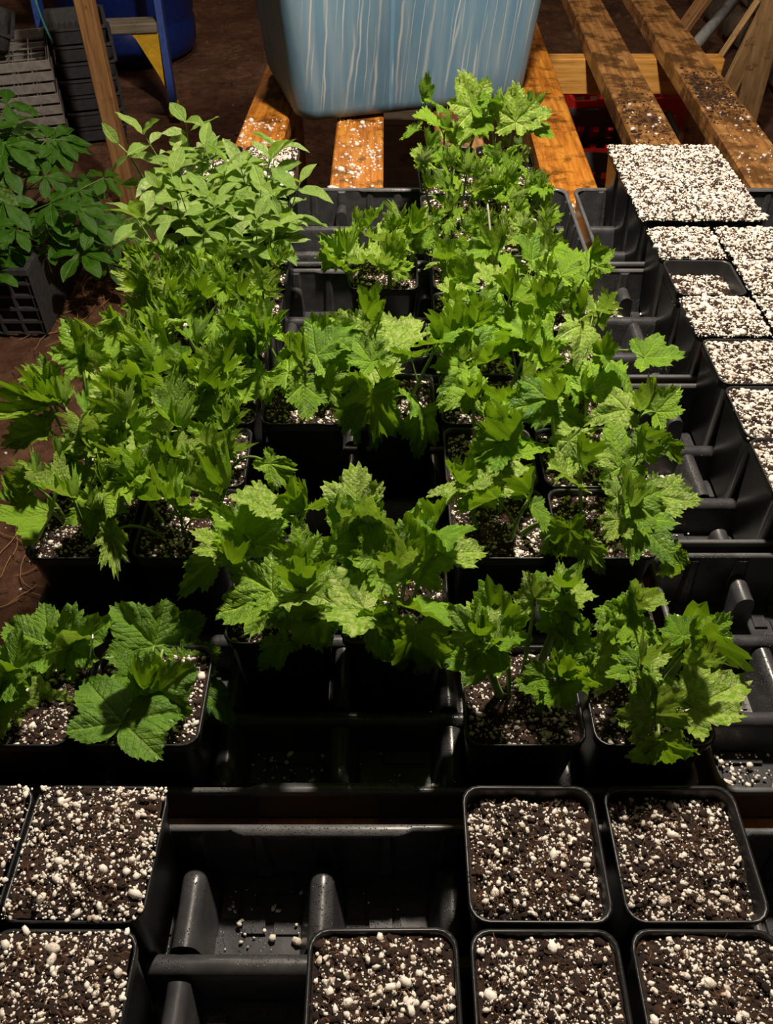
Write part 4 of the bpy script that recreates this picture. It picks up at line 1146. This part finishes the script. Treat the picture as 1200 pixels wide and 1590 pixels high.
mb = MB(); mb.box(-cw_/2+.01, cw_/2-.01, -cd_/2+.014, cd_/2-.014, .002, ch_-.05); link('soil', mb.mesh('soil', M_SOIL), cr)
# creeper plants: whorls of five leaflets
def whorl(seed):
    rg = random.Random(seed); V = []; Fs = []; CO = []
    for k, a in enumerate((-112, -56, 0, 56, 112)):
        me = oval_leaf('tmp', seed*7+k, M_LV, .27, .2, rg.uniform(.1, .5), 10, .05, 1.55, .015)
        s = (1.0, .92, .72)[abs(k-2)]*rg.uniform(.9, 1.1); R = Matrix.Rotation(math.radians(-a+rg.uniform(-8, 8)), 4, 'Z') @ Matrix.Rotation(rg.uniform(-.25, .1), 4, 'X')
        n = len(V)
        for v in me.vertices: V.append(tuple(R@(v.co*s)))
        CO += [tuple(d.vector) for d in me.attributes['leafco'].data]
        for p in me.polygons: Fs.append(tuple(i+n for i in p.vertices))
        bpy.data.meshes.remove(me)
    me = bpy.data.meshes.new('leaf'); me.from_pydata(V, [], Fs)
    at = me.attributes.new('leafco', 'FLOAT_VECTOR', 'POINT'); at.data.foreach_set('vector', [c for p in CO for c in p])
    me.polygons.foreach_set('use_smooth', [True]*len(Fs)); me.materials.append(M_LV); me.update(); return me
WH = [whorl(s) for s in range(6)]
cp = cr; ZC = Vector((0, 0, ch_-.06))
rg = random.Random(9)
for k in range(150):
    ang = rg.uniform(0, 6.28); q = math.sqrt(rg.random())
    x = q*math.cos(ang)*.31 + .10; y = q*math.sin(ang)*.27 + .06
    h = .12+.20*(1-q*q)*rg.uniform(.5, 1.1)+rg.uniform(-.04, .03)
    if q > .7: h -= rg.uniform(0, .13)
    if y < -.05: h = rg.uniform(.05, .20)
    if k > 95: x = rg.uniform(-.24, .16); y = rg.uniform(-.23, -.12); h = rg.uniform(.02, .14)
    base = Vector((x*.5, y*.5, 0))+ZC; tip = Vector((x, y, h))+ZC
    mb = MB(); mb.tube(bez(base, Vector((x*.6, y*.6, h*.8))+ZC, tip, 4), .0016, 4, False)
    link('stem', mb.mesh('stem', M_STEM), cp)
    out = Vector((math.cos(ang), math.sin(ang), 0))
    d = Vector((math.cos(ang+rg.uniform(-1, 1)), math.sin(ang+rg.uniform(-1, 1)), rg.uniform(-.5, .1)))
    link('leaf', rg.choice(WH), cp, aim(tip, d, Vector((0,0,1))+out*rg.uniform(.1, .7)+Vector((0,-.25,0)), rg.uniform(.065, .10)))
gc = []; gr_ = []
for _ in range(9000):
    x, y = rng.uniform(-1.6, -.36), rng.uniform(.75, 2.6); gc.append((x, y, gz(x, y))); gr_.append(min(.014, .0028*math.exp(rng.gauss(0, .6))))
for _ in range(3500):
    x, y = rng.uniform(-2.2, 1.4), rng.uniform(2.4, 5.2); gc.append((x, y, gz(x, y))); gr_.append(min(.016, .0045*math.exp(rng.gauss(0, .6))))
tag(link('earth_crumbs', grains_mesh('earth_crumbs', gc, gr_, 4, False, M_GROUND)), 'loose crumbs of brown earth on the shed floor', 'earth', kind='stuff')
bc = []; br = []
for xa, sl, y0, y1, n_ in ((.478,.031,1.55,2.0,420),(.655,.034,1.75,2.1,900)):
    for _ in range(n_):
        y = y0+(y1-y0)*max(0, min(1, rng.gauss(.5, .22))); f = rng.uniform(.06, .94)
        bc.append((xa+sl*(y-1.49)+.09*f, y, ptop)); br.append(min(.006, .0015*math.exp(rng.gauss(0, .5))))
tag(link('board_dirt', grains_mesh('board_dirt', bc, br, 8, False, M_SOIL)), 'dark soil crumbs lying on the pallet boards', 'soil', kind='stuff')
# roots and straw on the earth
mb = MB()
for k in range(36):
    p0 = atz(rng.uniform(110, 175), rng.uniform(430, 560), 0) if k < 26 else atz(rng.uniform(10, 60), rng.uniform(790, 930), 0)
    a = rng.uniform(0, 6.28); pts = []
    p = Vector((p0.x, p0.y, 0)); 
    for s in range(7):
        pts.append((p.x, p.y, gz(p.x, p.y)+.005+rng.uniform(0, .008))); p = p+Vector((math.cos(a), math.sin(a), 0))*.022; a += rng.uniform(-.5, .5)
    mb.tube(pts, .0009, 4, False)
for k in range(60):
    x, y = rng.uniform(-1.6, .3), rng.uniform(1.5, 4.8); a = rng.uniform(0, 6.28); L = rng.uniform(.02, .06)
    mb.tube([(x, y, gz(x, y)+.003), (x+L*math.cos(a), y+L*math.sin(a), gz(x+L*math.cos(a), y+L*math.sin(a))+.004)], .0012, 4, False)
tag(link('straw', mb.mesh('straw', M_STRAW)), 'loose roots and straw lying on the brown earth', 'straw', kind='stuff')

# ------------------------------------------------------------------ right background
c = atz(655, 235, .20); bx = thing('storage_box', 'pale weathered wooden box under the pallet below the blue tub', 'box', (c.x, c.y+.12, .0), -.06)
mb = MB(); mb.cbox(-.15, .15, -.11, .11, 0, .27, .004); link('box_body', mb.mesh('box_body', M_STEP), bx)
mb = MB(); mb.cbox(-.16, .16, -.12, .12, .27, .29, .003); link('lid', mb.mesh('lid', M_STEP), bx)
def plank(p0, z0, p1, Y1, w_, th, label, mat=M_PLANK):
    a = atz(p0[0], p0[1], z0); b = aty(p1[0], p1[1], Y1); d = b-a; L = d.length*1.25
    mb = MB(); mb.cbox(-w_/2, w_/2, -th/2, th/2, 0, L, .002)
    o = link('leaning_board', mb.mesh('leaning_board', mat)); q = d.to_track_quat('Z', 'Y')
    o.matrix_world = Matrix.Translation(a) @ q.to_matrix().to_4x4()
    tag(o, label, 'board', 'boards leaning against the stone wall')
plank((1150, 215), .02, (1196, 30), 2.75, .075, .02, 'orange-brown board leaning on the wall, rightmost')
plank((1100, 200), .02, (1190, 20), 2.95, .06, .02, 'pale board leaning on the wall, second from the right')
plank((1050, 190), .02, (1150, 40), 3.1, .05, .02, 'thin pale board leaning on the wall, third from the right')
plank((985, 150), .02, (1085, 10), 3.5, .06, .022, 'brown board leaning behind the pallet, left of the pale ones', M_POST)
mb = MB(); a = atz(1010, 150, .1); b = aty(1140, 0, 3.6); mb.tube([a, b], .022, 14); tag(link('pipe', mb.mesh('pipe', M_PIPE)), 'grey plastic pipe leaning behind the pallet boards', 'pipe')
# milk crates under the pallet
def milk(name, loc, rz, s, mat, label):
    t = thing(name, label, 'crate', loc, rz)
    mb = MB(); w_ = s; h_ = s*.8
    for ax in (0, 1):
        for sg in (-1, 1):
            M = Matrix.Rotation(ax*math.pi/2, 4, 'Z') @ Matrix.Translation((0, sg*w_/2, 0))
            for z0, z1 in ((0, .03), (h_*.36, h_*.42), (h_*.62, h_*.68), (h_-.05, h_)): mb.box(-w_/2, w_/2, -.006, .006, z0, z1, M)
            for k in range(8):
                x = -w_/2+.012+(w_-.024)*k/7; mb.box(x-.008, x+.008, -.005, .005, .03, h_-.05, M)
    link('crate_body', mb.mesh('crate_body', mat), t)
    mb = MB(); mb.box(-w_/2, w_/2, -w_/2, w_/2, .0, .012); link('crate_base', mb.mesh('crate_base', mat), t)
p = atz(925, 215, .0)
milk('milk_crate', (.72, 2.80, .0), .1, .355, M_RED, 'red plastic crate seen under the pallet boards')
milk('milk_crate', (.66, 2.43, .0), -.08, .33, M_CRATE2, 'black plastic crate under the pallet, nearer than the red one')
mb = MB(); mb.cbox(-.12, .12, -.10, .10, 0, .17, .01)
tag(link('red_box', mb.mesh('red_box', M_RED), None, Matrix.Translation((.62, 2.42, .014))), 'red box inside the black crate under the pallet', 'box')
bm = bmesh.new(); bmesh.ops.create_icosphere(bm, subdivisions=4, radius=1)
for v in bm.verts:
    n = mnoise.noise(v.co*2.2)*.25+mnoise.noise(v.co*6)*.12; v.co *= 1+n; v.co.x *= .18; v.co.y *= .16; v.co.z *= .14; v.co.z = max(v.co.z, -.10)
me = bpy.data.meshes.new('plastic_bag'); bm.to_mesh(me); bm.free(); me.materials.append(M_BAG)
for pl in me.polygons: pl.use_smooth = True
tag(link('plastic_bag', me, None, Matrix.Translation((1.12, 2.35, .10))), 'crumpled black plastic bag on the earth right of the pallet', 'bag')
